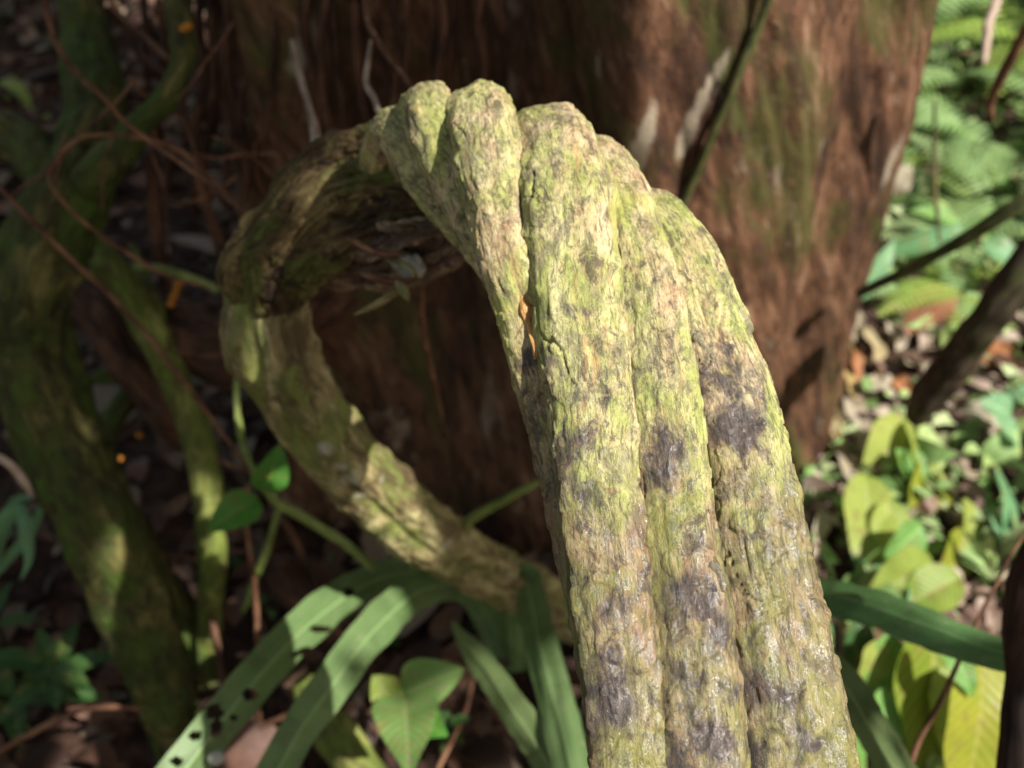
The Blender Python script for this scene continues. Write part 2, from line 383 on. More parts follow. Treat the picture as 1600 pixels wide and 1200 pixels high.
MT['shade_leaf'] = leaf_mat("dark_green_leaf", (.05, .12, .028), (.03, .08, .02), rough=.4, trans=.2)
MT['dead_pale'] = leaf_mat("pale_dead_leaf", (.44, .40, .31), (.30, .25, .18), (.5, .45, .35), rough=.6, trans=.15, spots=(.16, .11, .07))
MT['dead_rust'] = leaf_mat("rust_dead_leaf", (.34, .14, .06), (.24, .11, .05), rough=.6, trans=.2)
MT['dead_gold'] = leaf_mat("ochre_dead_leaf", (.40, .25, .04), (.34, .30, .20), rough=.6, trans=.2)
MT['shade_blockers'] = leaf_mat("shade_blocker_leaf", (.06, .12, .03), (.04, .08, .02), rough=.5, trans=.08)  # for the unseen leaves added to block the sun
MT['litter'] = litter_mat("leaf_litter", [(.035, .018, .012), (.09, .045, .03), (.14, .07, .05), (.20, .12, .08), (.05, .03, .02), (.26, .20, .15)])
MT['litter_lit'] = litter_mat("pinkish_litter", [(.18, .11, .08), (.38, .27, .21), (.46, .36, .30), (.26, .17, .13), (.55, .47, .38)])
MT['cover'] = litter_mat("ground_cover_green", [(.20, .34, .11), (.30, .45, .18), (.36, .47, .16), (.13, .24, .07), (.42, .50, .26)])
MT['orange'] = NT("orange_fungus").fin((.42, .16, .012), .5, None, .3)
MT['lichen'] = NT("pale_shine_and_droppings").fin((.33, .33, .29), .9, None, .1)  # pale colour shared by the painted wet shine and the droppings lump
def _sap():
    t = NT("dark_sap"); v = t.attr("rest").outputs['Vector']
    return t.fin(t.ramp(t.noise(t.mapv(v, (200, 200, 200)), 1, 3), [(.4, (.05, .015, .01)), (.6, (.25, .06, .02))]), .08, None, .8)
MT['sap'] = _sap()
MT['ochre_wood'] = bark("exposed_inner_wood", [(.16, .06, .015), (.42, .20, .05), (.60, .34, .12)], None, 0, 4, .2, .0015, .35, .5)

# ------------------------------------------------------------------ ground
mb = MB()
xs = np.concatenate([np.linspace(-40, -3.2, 24), np.linspace(-3, 3.6, 331), np.linspace(3.9, 40, 24)])
ys = np.concatenate([np.linspace(-20, -.4, 16), np.linspace(-.2, 5, 261), np.linspace(5.3, 60, 30)])
X, Y = np.meshgrid(xs, ys); Z = zg(X, Y) + .012*noise(S3(X*19, Y*19, 1.0))
mb.sheet(S3(X, Y, Z), S3(X, Y, Z))
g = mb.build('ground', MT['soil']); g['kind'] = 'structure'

# ------------------------------------------------------------------ the big tree
TC = np.array([.10, 1.69])
tree = thing('buttressed_tree', (TC[0], TC[1], 0), "huge reddish brown tree trunk with flared fluted base filling the upper middle", "tree")
nz, na = 420, 900
zz = np.linspace(-.25, 6.0, nz)**1.0
zz = np.concatenate([np.linspace(-.25, 1.5, 340), np.linspace(1.52, 7, 80)])
th = np.linspace(-np.pi, np.pi, na, endpoint=False)
TH, ZZ = np.meshgrid(th, zz)
def dth(a): return (TH-a+np.pi) % (2*np.pi)-np.pi
lean = 0.0
Rb = .545 + .10*np.exp(-np.maximum(ZZ, 0)/.12)*(.5+.5*np.sin(TH*5+1))
ridge = R(-86)
d1 = dth(ridge)
# deep recess to the left of a sharp ridge, lobed roots beyond it
rec = np.where(d1 < 0, smooth(-d1, .0, .16)*(1-smooth(-d1, .50, .85)), 0)
Rb = Rb - .15*rec*smooth(ZZ, -.1, .5)
Rb = Rb + .025*np.exp(-(d1/.07)**2) - .03*np.exp(-(dth(R(-48))/.10)**2) + .02*np.exp(-(dth(R(-30))/.2)**2)
Rb = Rb + .05*np.exp(-(dth(R(-140))/.10)**2) + .04*np.exp(-(dth(R(-160))/.09)**2) - .04*np.exp(-(dth(R(-150))/.05)**2)
rest = S3(.55*np.cos(TH), .55*np.sin(TH), ZZ)
TH2 = TH+.55*ZZ; sh = S3(.55*np.cos(TH2), .55*np.sin(TH2), ZZ)                # bark flows slightly on the skew
Rb = Rb + .022*fbm(sh*np.array([5, 5, 1.6]), 3) + .012*fbm(sh*np.array([16, 16, 5]), 3) + .005*noise(sh*np.array([55, 55, 14]))
V = S3(TC[0]+Rb*np.cos(TH), TC[1]+Rb*np.sin(TH), ZZ)
pt = np.zeros(V.shape[:2])
def hit(px, py):                                       # nearest front trunk vertex under a pixel
    d = P(px, py, 1)-CAM; d /= np.linalg.norm(d); q = V-CAM; t = q@d
    dd = np.linalg.norm(q-t[..., None]*d, axis=-1) + .05*t
    k = np.unravel_index(np.argmin(dd), dd.shape); return V[k]
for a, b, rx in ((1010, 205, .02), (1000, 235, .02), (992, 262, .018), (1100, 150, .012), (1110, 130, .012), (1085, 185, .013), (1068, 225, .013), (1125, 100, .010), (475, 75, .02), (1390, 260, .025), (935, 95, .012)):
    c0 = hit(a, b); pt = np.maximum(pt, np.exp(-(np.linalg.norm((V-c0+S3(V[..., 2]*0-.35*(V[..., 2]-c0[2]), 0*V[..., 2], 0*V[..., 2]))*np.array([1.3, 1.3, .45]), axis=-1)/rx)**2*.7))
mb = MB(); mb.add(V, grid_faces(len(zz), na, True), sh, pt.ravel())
mb.build('trunk', MT['trunk'], tree)

# ------------------------------------------------------------------ the ribbed liana in front
def depth_front(y): return float(np.interp(y, [100, 250, 400, 700, 1000, 1300], [.655, .64, .60, .56, .525, .495]))
patches = [(1160, 668, .017, 1), (1148, 690, .012, .8), (1045, 690, .016, .75), (1040, 740, .012, .7), (905, 610, .014, .7), (900, 690, .017, .8), (925, 770, .014, .8), (1150, 590, .016, .6), (1105, 600, .012, .6),
           (885, 480, .013, .7), (1075, 1055, .010, .9), (1225, 1085, .016, 1), (1190, 1075, .012, 1), (1060, 930, .016, .9), (960, 1100, .018, 1), (965, 1050, .014, .9), (1130, 985, .012, .9), (1200, 960, .011, .7),
           (1240, 1140, .022, 1), (1110, 1150, .014, .9), (1140, 1080, .010, .9), (1060, 1190, .012, .9), (1180, 1180, .014, .9), (1100, 950, .010, .8), (1290, 1170, .010, .7), (970, 940, .012, .7), (1150, 1010, .010, .9), (945, 960, .010, .6), (860, 560, .009, .8), (830, 560, .007, 1), (1200, 640, .012, .5), (1150, 760, .013, .6), (880, 560, .01, .6), (1070, 850, .012, .5), (940, 620, .015, .55)]
def patch_fn(v):
    o = np.zeros(len(v))
    for c0, (_, _, r, s) in zip(PC, patches):
        dd = v-c0; o = np.maximum(o, s*np.exp(-((dd**2).sum(1))/(r*r)*.9))
    return o
def rib_disp(k):
    def f(q, th, rr, rest):
        a = np.stack([np.cos(th)*3.0+k*9, np.sin(th)*3.0, q*9], -1)
        o = rr*.05*noise(a)
        o = o + rr*.045*noise(rest*np.array([65, 65, 38])+k*3)                      # lumps
        wv = noise(rest*np.array([40, 40, 22])+5)
        o = o + .0006*fbm(np.stack([rest[..., 0]*150+wv*1.5, rest[..., 1]*150, rest[..., 2]*42], -1), 3)
        fi = noise(np.stack([rest[..., 0]*330+wv*2, rest[..., 1]*330, rest[..., 2]*48+k], -1))
        o = o + .00035*fi + .00025*noise(np.stack([rest[..., 0]*700, rest[..., 1]*700, rest[..., 2]*150], -1))
        cr = np.abs(noise(np.stack([rest[..., 0]*95+wv*2.2, rest[..., 1]*95, rest[..., 2]*13+k*7], -1)))   # cracks
        cm = smooth(noise(rest*np.array([24, 24, 14])+k*5+31), .05, .4)
        o = o - .0022*cm*np.exp(-(cr/.028)**2)
        kn = noise(rest*np.array([85, 85, 60])+k*11+3)
        o = o + .0014*smooth(kn, .30, .62)
        fl = noise(np.stack([rest[..., 0]*120+wv, rest[..., 1]*120, rest[..., 2]*60+k*2.], -1))
        o = o + .0008*(smooth(fl, .12, .18)-.5)      # flaked layers
        return o
    return f
D = depth_front
ribs = {
 0: [(790, 430, .69, 22), (720, 350, .70, 30), (665, 275, .715, 36), (625, 212, .735, 36), (608, 198, .76, 33), (600, 225, .80, 34), (590, 280, .84, 38)],
 1: [(840, 520, .65, 26), (775, 400, .66, 38), (725, 290, .675, 46), (682, 205, .69, 47), (668, 168, .715, 43), (660, 172, .75, 40), (650, 220, .79, 40), (640, 290, .83, 42)],
 2: [(1010, 1290, D(1290)+.0224, 62), (985, 1200, D(1200)+.022, 52), (945, 1000, D(1000)+.022, 48), (912, 850, D(850)+.028, 47), (876, 700, D(700)+.026, 44), (846, 600, D(600)+.022, 44), (822, 500, D(500)+.016, 44),
     (798, 420, D(420)+.012, 47), (783, 340, .632, 52), (768, 260, .645, 56), (755, 195, .668, 54), (745, 175, .70, 52), (735, 190, .74, 50), (715, 250, .78, 50), (690, 320, .81, 50)],
 3: [(994, 1290, D(1290), 66), (980, 1133, D(1133), 64), (968, 1033, D(1033), 66), (957, 950, D(950), 70), (951, 867, D(867), 72), (938, 783, D(783), 70), (931, 717, D(717), 70), (923, 627, D(627), 71), (908, 533, D(533), 72),
     (901, 450, D(450), 73), (892, 367, .61, 74), (884, 300, .625, 73), (872, 245, .645, 66), (858, 208, .67, 59), (845, 205, .71, 55), (830, 240, .75, 52), (800, 310, .78, 50)],
 4: [(1102, 1290, D(1290)-.002, 74), (1090, 1133, D(1133)-.002, 74), (1081, 1033, D(1033)-.002, 69), (1076, 950, D(950)-.002, 68), (1063, 867, D(867)-.002, 62), (1052, 783, D(783), 61), (1046, 717, D(717), 61), (1036, 627, D(627), 60),
     (1021, 533, D(533), 59), (1008, 450, D(450)+.003, 54), (988, 367, .615, 49), (962, 300, .635, 50), (935, 258, .66, 46), (915, 250, .70, 46), (890, 290, .74, 46), (850, 350, .77, 46)],
 5: [(1257, 1290, D(1290)+.012, 93), (1238, 1133, D(1133)+.012, 90), (1220, 1033, D(1033)+.012, 84), (1208, 950, D(950)+.012, 80), (1189, 867, D(867)+.012, 77), (1178, 783, D(783)+.012, 72), (1166, 717, D(717)+.012, 68),
     (1146, 627, D(627)+.012, 64), (1115, 533, D(533)+.012, 59), (1090, 450, D(450)+.012, 54), (1058, 380, .62, 48), (1022, 338, .645, 45), (995, 330, .68, 43), (960, 365, .72, 43), (910, 410, .75, 43)],
}
def dense_ref(name, base_px): return P(*base_px)
lroot, ld = G(1000, 1010)
liana = thing('ribbed_liana', P(1100, 1290, .52), "thick pale green ribbed woody liana bending over in a loop, nearest the viewer", "liana")
mb = MB()
for k, path in ribs.items():
    ref = None
    path = [(a, c_, d_, r_*(.985 if k > 2 and c_ > 280 else 1)) for a, c_, d_, r_ in path]
    mb.tube(PX(path), na=(150 if k > 1 else 110), step=.00062, disp=rib_disp(k), sq=2.9 if k > 2 else 2.5, flat=.66 if k > 2 else .8, taper=(.004, .03), seed=k*.37,
            ref=CAM-P(path[0][0], path[0][1], path[0][2]) + RGT*(.12 if k == 5 else -.10 if k == 2 else 0))
allv = np.concatenate(mb.v); PC = []
for a, c_, r, s_ in patches:                           # bark stains: centre on the rib surface
    dv = P(a, c_, 1)-CAM; dv /= np.linalg.norm(dv); q = allv-CAM; tt = q@dv
    PC.append(allv[np.argmin(np.linalg.norm(q-tt[:, None]*dv, axis=1)*8+tt)])
mb.t = [patch_fn(v) for v in mb.v]
def surf(px, py, off):
    dv = P(px, py, 1)-CAM; dv /= np.linalg.norm(dv); q = allv-CAM; tt = q@dv
    return CAM+dv*(tt[np.argmin(np.linalg.norm(q-tt[:, None]*dv, axis=1)*8+tt)]-off)
# core behind the ribs
mb.tube(PX([(1120, 1290, .56, 120), (1080, 1000, .585, 115), (1010, 700, .61, 110), (930, 450, .65, 90), (860, 330, .69, 70), (790, 330, .75, 60)]), na=60, step=.004, flat=.5)
stem_o = mb.build('stem', MT['main'], liana)

def loop_disp(nrib, twist, amp, k0):
    def f(q, th, rr, rest):
        lob = np.abs(np.cos((th*nrib+q*twist)/2))
        o = rr*amp*(lob**.7-.6)
        o = o + rr*.16*noise(rest*np.array([26, 26, 20])+k0) + rr*.08*noise(rest*np.array([70, 70, 40])+k0)
        o = o + .0022*fbm(np.stack([rest[..., 0]*160, rest[..., 1]*160, rest[..., 2]*45], -1), 3)
        if k0 == 3: o = o + .010*fbm(rest*np.array([55, 55, 30]), 4) - .006*np.exp(-(noise(rest*np.array([60, 60, 22])+9)/.10)**2)
        else: o = o + .0035*fbm(rest*np.array([70, 70, 35])+2, 4) - .003*np.exp(-(noise(rest*np.array([70, 70, 16])+9)/.08)**2)
        return o
    return f
def knot_disp(k):
    def f(q, th, rr, rest):
        o = rr*.30*noise(rest*np.array([30, 30, 22])+k*4) + .007*fbm(rest*np.array([75, 75, 40])+k, 4)
        o = o - .005*np.exp(-(noise(rest*np.array([80, 80, 20])+9+k)/.09)**2)
        return o + .0025*np.abs(noise(rest*np.array([230, 230, 70])))
    return f
mb = MB()
for k, pth in enumerate([
        [(720, 260, .80, 30), (650, 235, .82, 36), (590, 232, .85, 38), (535, 258, .87, 42), (490, 285, .88, 42), (452, 330, .89, 42), (418, 378, .90, 46), (400, 430, .91, 52), (405, 490, .92, 48)],
        [(720, 310, .80, 36), (650, 280, .82, 44), (585, 285, .835, 48), (530, 310, .85, 50), (485, 350, .86, 50), (445, 395, .88, 50), (425, 445, .90, 46), (430, 500, .92, 40)],
        [(735, 345, .80, 28), (670, 325, .81, 36), (610, 335, .825, 40), (560, 358, .84, 40), (515, 385, .86, 42), (470, 420, .885, 40), (445, 465, .91, 36)]]):
    mb.tube(PX(pth), na=150, step=.0012, disp=knot_disp(k), seed=2.2+k*.8, taper=(.02, .03), sq=2.3)
mb.build('bent_knot', MT['knot'], liana)
mb = MB()
for k, pth in enumerate([
        [(770, 340, .80, 30), (710, 352, .82, 38), (655, 372, .84, 42), (600, 395, .86, 42), (545, 405, .88, 40), (490, 410, .90, 36)],
        [(740, 370, .81, 14), (695, 395, .83, 26), (650, 418, .845, 28), (600, 432, .86, 22), (550, 436, .88, 16), (500, 432, .9, 12)],
        [(700, 350, .79, 10), (650, 362, .80, 14), (600, 385, .81, 14), (560, 400, .83, 12)],
        [(735, 330, .78, 8), (690, 345, .78, 12), (640, 352, .79, 11), (590, 352, .80, 9)]]):
    mb.tube(PX(pth), na=120, step=.0013, disp=knot_disp(k+5), seed=7.2+k*.8, taper=(.02, .03), sq=2.2)
mb.build('ragged_underside', MT['under'], liana)
mb = MB()
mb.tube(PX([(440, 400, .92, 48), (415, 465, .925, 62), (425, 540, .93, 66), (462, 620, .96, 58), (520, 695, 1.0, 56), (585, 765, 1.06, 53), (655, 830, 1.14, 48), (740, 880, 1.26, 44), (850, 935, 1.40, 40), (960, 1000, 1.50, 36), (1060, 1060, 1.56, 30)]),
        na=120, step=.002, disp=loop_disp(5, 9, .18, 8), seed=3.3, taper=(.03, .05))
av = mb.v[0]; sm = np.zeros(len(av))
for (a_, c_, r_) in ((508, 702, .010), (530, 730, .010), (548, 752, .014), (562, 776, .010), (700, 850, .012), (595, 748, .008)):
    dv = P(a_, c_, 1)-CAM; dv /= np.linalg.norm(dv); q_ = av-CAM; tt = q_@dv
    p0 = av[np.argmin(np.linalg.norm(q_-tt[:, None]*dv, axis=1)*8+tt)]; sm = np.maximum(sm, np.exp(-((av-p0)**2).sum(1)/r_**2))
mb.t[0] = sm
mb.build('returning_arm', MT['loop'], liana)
# frayed fibres, sap and inner wood
def strand(path, mat, name, parent=None, na=8, rad=None, step=.01, wob=.15, seed=0., taper=(.01, .02)):
    b = MB()
    def dd(q, th, rr, rest): return rr*wob*noise(np.stack([np.cos(th)*1.2+seed*7, np.sin(th)*1.2, q*14/1.0], -1)) + rr*wob*.8*noise(np.stack([0*q+seed*3, 0*q, q*25], -1))
    b.tube(PX(path), na=na, step=step, disp=dd, seed=seed, taper=taper)
    return b.build(name, mat, parent)
for k, path in enumerate([[(660, 430, .82, 4), (620, 455, .80, 8), (590, 475, .79, 6), (550, 493, .79, 2)], [(615, 430, .80, 4), (632, 455, .78, 8), (640, 474, .78, 7)], [(560, 425, .81, 5), (610, 440, .79, 7), (650, 436, .79, 4), (668, 440, .79, 2)],
                          [(600, 400, .80, 5), (640, 418, .77, 5), (655, 440, .77, 3)], [(540, 370, .80, 4), (590, 395, .78, 6), (640, 400, .78, 3)]]):
    strand(path, MT['loop'] if k in (0, 1, 3) else MT['tendril'], 'dead_fibre', liana, seed=k*1.1, wob=.5)
b = MB()
b.tube([list(P(600, 392, .835))+[.004], list(P(622, 405, .82))+[.007], list(P(645, 418, .812))+[.009], list(P(660, 432, .815))+[.004]], na=40, n=40, taper=(.004, .004), disp=lambda q, th, rr, rest: rr*.8*fbm(rest*160, 3))
b.build('shine_lump', MT['lichen'], liana)  # pale lump standing in for a white wet shine, glare put into colour
b = MB()
b.tube([[*surf(x_, y_, -.0005), r_*.00036] for x_, y_, r_ in ((817, 462, 5), (823, 480, 11), (829, 505, 10), (835, 535, 7), (841, 560, 4))], na=40, step=.0008, flat=.4, disp=rib_disp(9), seed=7.)
b.build('inner_wood', MT['ochre_wood'], liana)
b = MB()
b.tube([[*surf(x_, y_, -.0015), r_*.00034] for x_, y_, r_ in ((1108, 866, 5), (1115, 886, 10), (1124, 908, 10), (1132, 928, 4))], na=40, step=.0006, flat=.6, disp=lambda q, th, rr, rest: .0007*noise(rest*300), seed=8.)
b.build('bark_knob', MT['main'], liana)
# ------------------------------------------------------------------ mossy stems at the left
def limb(name, path, mat, label, cat, rough=.12, na=60, step=.006, seed=1., group=None, mk=20, taper=(.02, .04), parts=()):
    pw = PX(path); o = thing(name, pw[-1][:3], label, cat, group)
    def dd(q, th, rr, rest):
        return rr*rough*noise(rest*mk+seed*5) + rr*rough*.8*noise(rest*np.array([55, 55, 30])+seed) + rr*.05*noise(rest*np.array([150, 150, 70]))
    b = MB(); b.tube(pw, na=na, step=step, disp=dd, seed=seed, taper=taper); b.build('stem', mat, o)
    for nm, pth, mt in parts:
        b = MB(); b.tube(PX(pth), na=na, step=step, disp=dd, seed=seed+2, taper=taper); b.build(nm, mt, o)
    return o
limb('mossy_liana', [(120, -60, 1.46, 34), (135, 60, 1.42, 38), (150, 170, 1.36, 46), (128, 270, 1.31, 54), (85, 355, 1.27, 62), (48, 440, 1.25, 64), (36, 530, 1.25, 56), (58, 620, 1.25, 54), (98, 710, 1.26, 58), (148, 810, 1.28, 60), (205, 940, 1.32, 57), (248, 1060, 1.36, 48), (280, 1160, 1.40, 40), (300, 1300, 1.42, 38)],
     MT['mossy'], "thickest moss covered stem curving down the left side", "mossy stem", rough=.16, seed=1.7,
     parts=[('branch', [(268, -60, 1.24, 20), (280, 30, 1.22, 21), (286, 95, 1.21, 20), (262, 148, 1.21, 20), (215, 200, 1.22, 22), (165, 262, 1.25, 32), (125, 310, 1.28, 34)], MT['mossy']),
            ('side_branch', [(-60, 200, 1.36, 36), (10, 215, 1.34, 37), (60, 250, 1.31, 37), (100, 300, 1.28, 38)], MT['mossy'])])
limb('mossy_root', [(92, 480, 1.40, 15), (118, 600, 1.40, 20), (150, 700, 1.42, 25), (188, 800, 1.44, 27), (240, 890, 1.46, 26), (292, 985, 1.48, 24), (330, 1070, 1.48, 20), (368, 1160, 1.46, 16)],
     MT['mossy'], "dark mossy root running just behind the thickest mossy stem", "root", rough=.2, seed=4.1)
limb('green_liana', [(110, 330, 1.50, 18), (150, 385, 1.48, 22), (190, 440, 1.46, 25), (238, 520, 1.45, 26), (275, 600, 1.45, 24), (303, 670, 1.44, 23), (322, 740, 1.43, 26), (326, 790, 1.43, 25), (332, 870, 1.43, 22), (328, 950, 1.46, 20), (325, 1040, 1.5, 18)],
     MT['green_liana'], "slim green liana left of the loop with a forked top", "liana", rough=.10, seed=5.3, na=40,
     parts=[('fork', [(205, 380, 1.56, 8), (222, 430, 1.52, 11), (240, 480, 1.48, 14), (252, 530, 1.46, 16)], MT['green_liana'])])
limb('brown_root', [(100, 440, 1.62, 22), (150, 490, 1.60, 30), (200, 560, 1.60, 34), (260, 640, 1.62, 30), (310, 700, 1.65, 30)], MT['root'], "dull brown root slanting behind the slim green liana", "root", rough=.2, seed=6.1, na=40)
limb('buttress_root', [(520, 430, 1.55, 60), (450, 480, 1.50, 62), (370, 540, 1.46, 60), (300, 520, 1.52, 52), (230, 480, 1.6, 40)], MT['root'], "broad reddish brown buttress root left of the trunk foot", "root", rough=.22, seed=7.7, mk=12)
limb('ground_root', [(150, 700, 1.62, 18), (210, 590, 1.66, 16), (140, 590, 1.66, 16)], MT['mossy'], "short pale mossy root end lying among dark litter behind the green liana", "root", seed=8.1, na=30)
limb('fallen_branch', [(430, 880, 1.52, 30), (500, 960, 1.50, 34), (560, 1020, 1.5, 32), (640, 1090, 1.46, 26)], MT['root'], "dark brown fallen branch under the arched strap leaves", "branch", seed=8.8, na=40)
limb('yellow_mossy_root', [(470, 1060, 1.36, 22), (520, 1140, 1.30, 32), (560, 1200, 1.26, 36), (600, 1280, 1.22, 36)], MT['green_liana'], "yellowish lichen spotted root at the bottom edge left of the broad leaves", "root", seed=9.4, na=40)

# ------------------------------------------------------------------ roots and tendrils
def hx(path, off=.012):                                # a path laid on the trunk's bark
    o = []
    for a, b_, r_ in path:
        h = hit(a, b_); o.append((a, b_, float((h-CAM)@FWD)-off, r_))
    return o
T = [
 ('tendril', 'tendril', [(60, -40, 1.15, 6), (85, 60, 1.13, 6.5), (120, 115, 1.12, 6.5), (160, 150, 1.12, 6), (200, 195, 1.13, 6), (255, 235, 1.14, 5.5), (330, 290, 1.12, 5.5), (405, 350, 1.05, 5)], "long rusty tendril crossing in front of the mossy stem down to the knot"),
 ('tendril', 'tendril', [(405, 345, 1.10, 3), (350, 300, 1.15, 4), (290, 240, 1.16, 4.5), (230, 218, 1.14, 5), (160, 210, 1.12, 5), (110, 225, 1.11, 5), (78, 275, 1.10, 5), (95, 310, 1.10, 5), (140, 355, 1.12, 5), (200, 395, 1.14, 5), (260, 430, 1.16, 4.5), (330, 450, 1.16, 4)], "rusty tendril hooked in a round bend over the mossy stem"),
 ('tendril', 'tendril', [(-30, 260, 1.12, 6), (20, 315, 1.12, 6.5), (90, 385, 1.12, 6), (150, 440, 1.13, 6), (210, 500, 1.14, 6), (290, 600, 1.16, 6), (350, 680, 1.18, 5.5), (392, 740, 1.18, 5)], "straight red brown tendril crossing the slim green liana"),
 ('thin_root', 'tendril', [(150, -30, 1.3, 6), (190, 25, 1.3, 6), (230, 60, 1.28, 6), (268, 95, 1.25, 6)], "short reddish root meeting the mossy fork from above"),
 ('thin_root', 'root', [(165, 10, 1.45, 7), (200, 45, 1.45, 8), (220, 85, 1.43, 7), (262, 120, 1.40, 7)], "dark crooked root just below the reddish one at the mossy fork"),
 ('hanging_root', 'root', [(280, 170, 1.35, 8), (305, 230, 1.35, 9), (315, 300, 1.36, 9), (345, 390, 1.38, 10), (350, 460, 1.4, 9)], "dark root hanging straight down left of the knot"),
 ('hanging_root', 'root', [(235, 240, 1.40, 9), (240, 310, 1.42, 10), (250, 390, 1.45, 10), (262, 460, 1.5, 8)], "dark root hanging behind the slim green liana"),
 ('hanging_root', 'pale_root', [(455, 60, 1.05, 3.5), (462, 90, 1.03, 5), (478, 150, 1.0, 6), (490, 195, .97, 6.5), (494, 222, .95, 9), (495, 238, .94, 10)], "pale root dropping onto the top of the mossy knot"),
 ('hanging_root', 'tendril', [(570, -40, 1.02, 6), (573, 25, 1.0, 7), (598, 75, .96, 6.5), (625, 110, .93, 6), (645, 140, .90, 6)], "reddish root reaching down to the leftmost rib tips"),
 ('hanging_root', 'pale_root', [(580, 60, .99, 3), (574, 100, .96, 4), (572, 130, .94, 4.5), (585, 155, .9, 5), (592, 180, .88, 5)], "small tan root with a double bend above the rib tips"),
 ('hanging_root', 'tendril', [(658, 440, 1.0, 6), (660, 500, 1.05, 6.5), (672, 570, 1.1, 6), (688, 640, 1.2, 5), (695, 690, 1.3, 5)], "thin rusty root hanging inside the loop"),
 ('climbing_stem', 'climber', hx([(1212, -60, 7), (1190, 28, 7), (1174, 68, 8), (1160, 100, 6.5), (1138, 160, 7), (1118, 200, 7), (1098, 248, 8.5), (1080, 290, 6.5), (1062, 335, 6.5), (1045, 390, 6.5)]), "dark green stem climbing the lit side of the trunk"),
 ('twig', 'tendril', [(-30, 1190, 1.25, 7), (60, 1140, 1.25, 7), (120, 1112, 1.25, 7), (170, 1105, 1.26, 6.5), (225, 1108, 1.27, 6)], "brown twig lying across the bottom left corner"),
 ('upright_twig', 'tendril', [(387, 755, 1.18, 8), (384, 800, 1.19, 8), (388, 850, 1.2, 7.5), (398, 920, 1.23, 7), (402, 1000, 1.28, 7), (398, 1080, 1.35, 7), (415, 1160, 1.38, 6)], "reddish upright stem below the two glossy leaves"),
 ('twig', 'tendril', [(380, 1150, 1.32, 5), (430, 1125, 1.3, 6), (480, 1110, 1.3, 6), (560, 1105, 1.3, 5)], "thin brown twig passing under the arched strap leaves"),
 ('twig', 'tendril', [(740, 1060, 1.38, 4), (728, 1110, 1.34, 5), (705, 1160, 1.3, 6), (685, 1200, 1.27, 6), (670, 1260, 1.22, 6)], "red brown twig beside the mottled broad leaves"),
 ('twig', 'root', [(330, 960, 1.4, 5), (342, 1030, 1.38, 6), (352, 1090, 1.36, 5)], "short dark upright twig between the mossy root and the holed leaf"),
 ('twig', 'green_stem', [(437, 790, 1.4, 5), (420, 850, 1.42, 6), (400, 900, 1.44, 6), (378, 960, 1.46, 4)], "slender green twig forking down from the creeping stem"),
 ('twig', 'root', [(440, 810, 1.45, 5), (470, 860, 1.47, 6), (500, 930, 1.5, 5)], "dark twig slanting to the right under the creeping stem"),
 ('twig', 'tendril', [(240, 868, 1.5, 5), (290, 872, 1.5, 5), (340, 885, 1.5, 4)], "short horizontal twig crossing the foot of the slim green liana"),
 ('hanging_root', 'green_stem', [(372, 560, 1.25, 4), (370, 620, 1.25, 5), (376, 680, 1.22, 6), (392, 730, 1.2, 6), (400, 745, 1.2, 5)], "thin green stem hanging left of the pale arm"),
 ('twig', 'tendril', [(335, 715, 1.3, 5), (365, 728, 1.25, 6), (400, 742, 1.2, 4)], "short reddish twig pointing at the upper glossy leaf"),
 ('curved_stem', 'green_stem', [(205, 415, 1.4, 5), (250, 420, 1.38, 7), (300, 435, 1.36, 7), (345, 455, 1.34, 5)], "green stem arching from the slim liana towards the knot"),
 ('twig', 'green_stem', [(85, 440, 1.35, 7), (120, 432, 1.4, 8), (150, 425, 1.45, 6)], "short olive twig linking the mossy stem and the slim liana"),
 ('twig', 'pale_root', [(-20, 705, 1.2, 6), (15, 725, 1.2, 7), (40, 755, 1.22, 6), (55, 780, 1.25, 4)], "pale twig poking in at the left edge"),
 ('fallen_branch', 'dark_branch', [(1640, 380, 1.35, 34), (1590, 440, 1.36, 32), (1535, 510, 1.40, 29), (1490, 570, 1.46, 27), (1450, 620, 1.52, 26), (1430, 655, 1.58, 18)], "thick dark branch slanting down into the pale leaf heap"),
 ('leaning_stem', 'tendril', [(1640, -10, 1.2, 15), (1600, 55, 1.24, 14), (1570, 110, 1.28, 12), (1548, 160, 1.32, 9), (1552, 190, 1.34, 5)], "orange brown stem leaning in at the top right edge"),
 ('leaning_stem', 'climber', [(1640, 285, 1.30, 10), (1590, 320, 1.32, 11), (1520, 365, 1.36, 10), (1450, 405, 1.42, 9), (1390, 435, 1.48, 8), (1335, 462, 1.52, 8)], "olive stem running from the right edge to the trunk"),
 ('thin_twig', 'tendril', [(1640, 780, .98, 3.5), (1590, 850, .97, 4), (1540, 945, .96, 4.5), (1502, 1025, .95, 6), (1470, 1095, .95, 6), (1435, 1160, .95, 6.5), (1415, 1220, .95, 6.5)], "thin brown stem crossing the long dark strap leaf"),
 ('dark_stem', 'black_stem', [(1630, 820, .88, 14), (1608, 880, .86, 20), (1598, 940, .85, 26), (1596, 1040, .84, 27), (1592, 1130, .83, 28), (1590, 1280, .82, 28)], "nearly black upright stem at the bottom right edge"),
 ('grass_stem', 'climber', [(1460, 160, 2.0, 3), (1461, 230, 1.95, 3.5), (1462, 300, 1.9, 3.5), (1468, 380, 1.85, 3)], "thin dark upright stem among the ferns"),
 ('leaning_stem', 'pale_root', [(1560, -10, 1.9, 8), (1545, 40, 1.85, 7), (1537, 100, 1.8, 6)], "pale pinkish stem beside the orange brown one at the top right"),
]
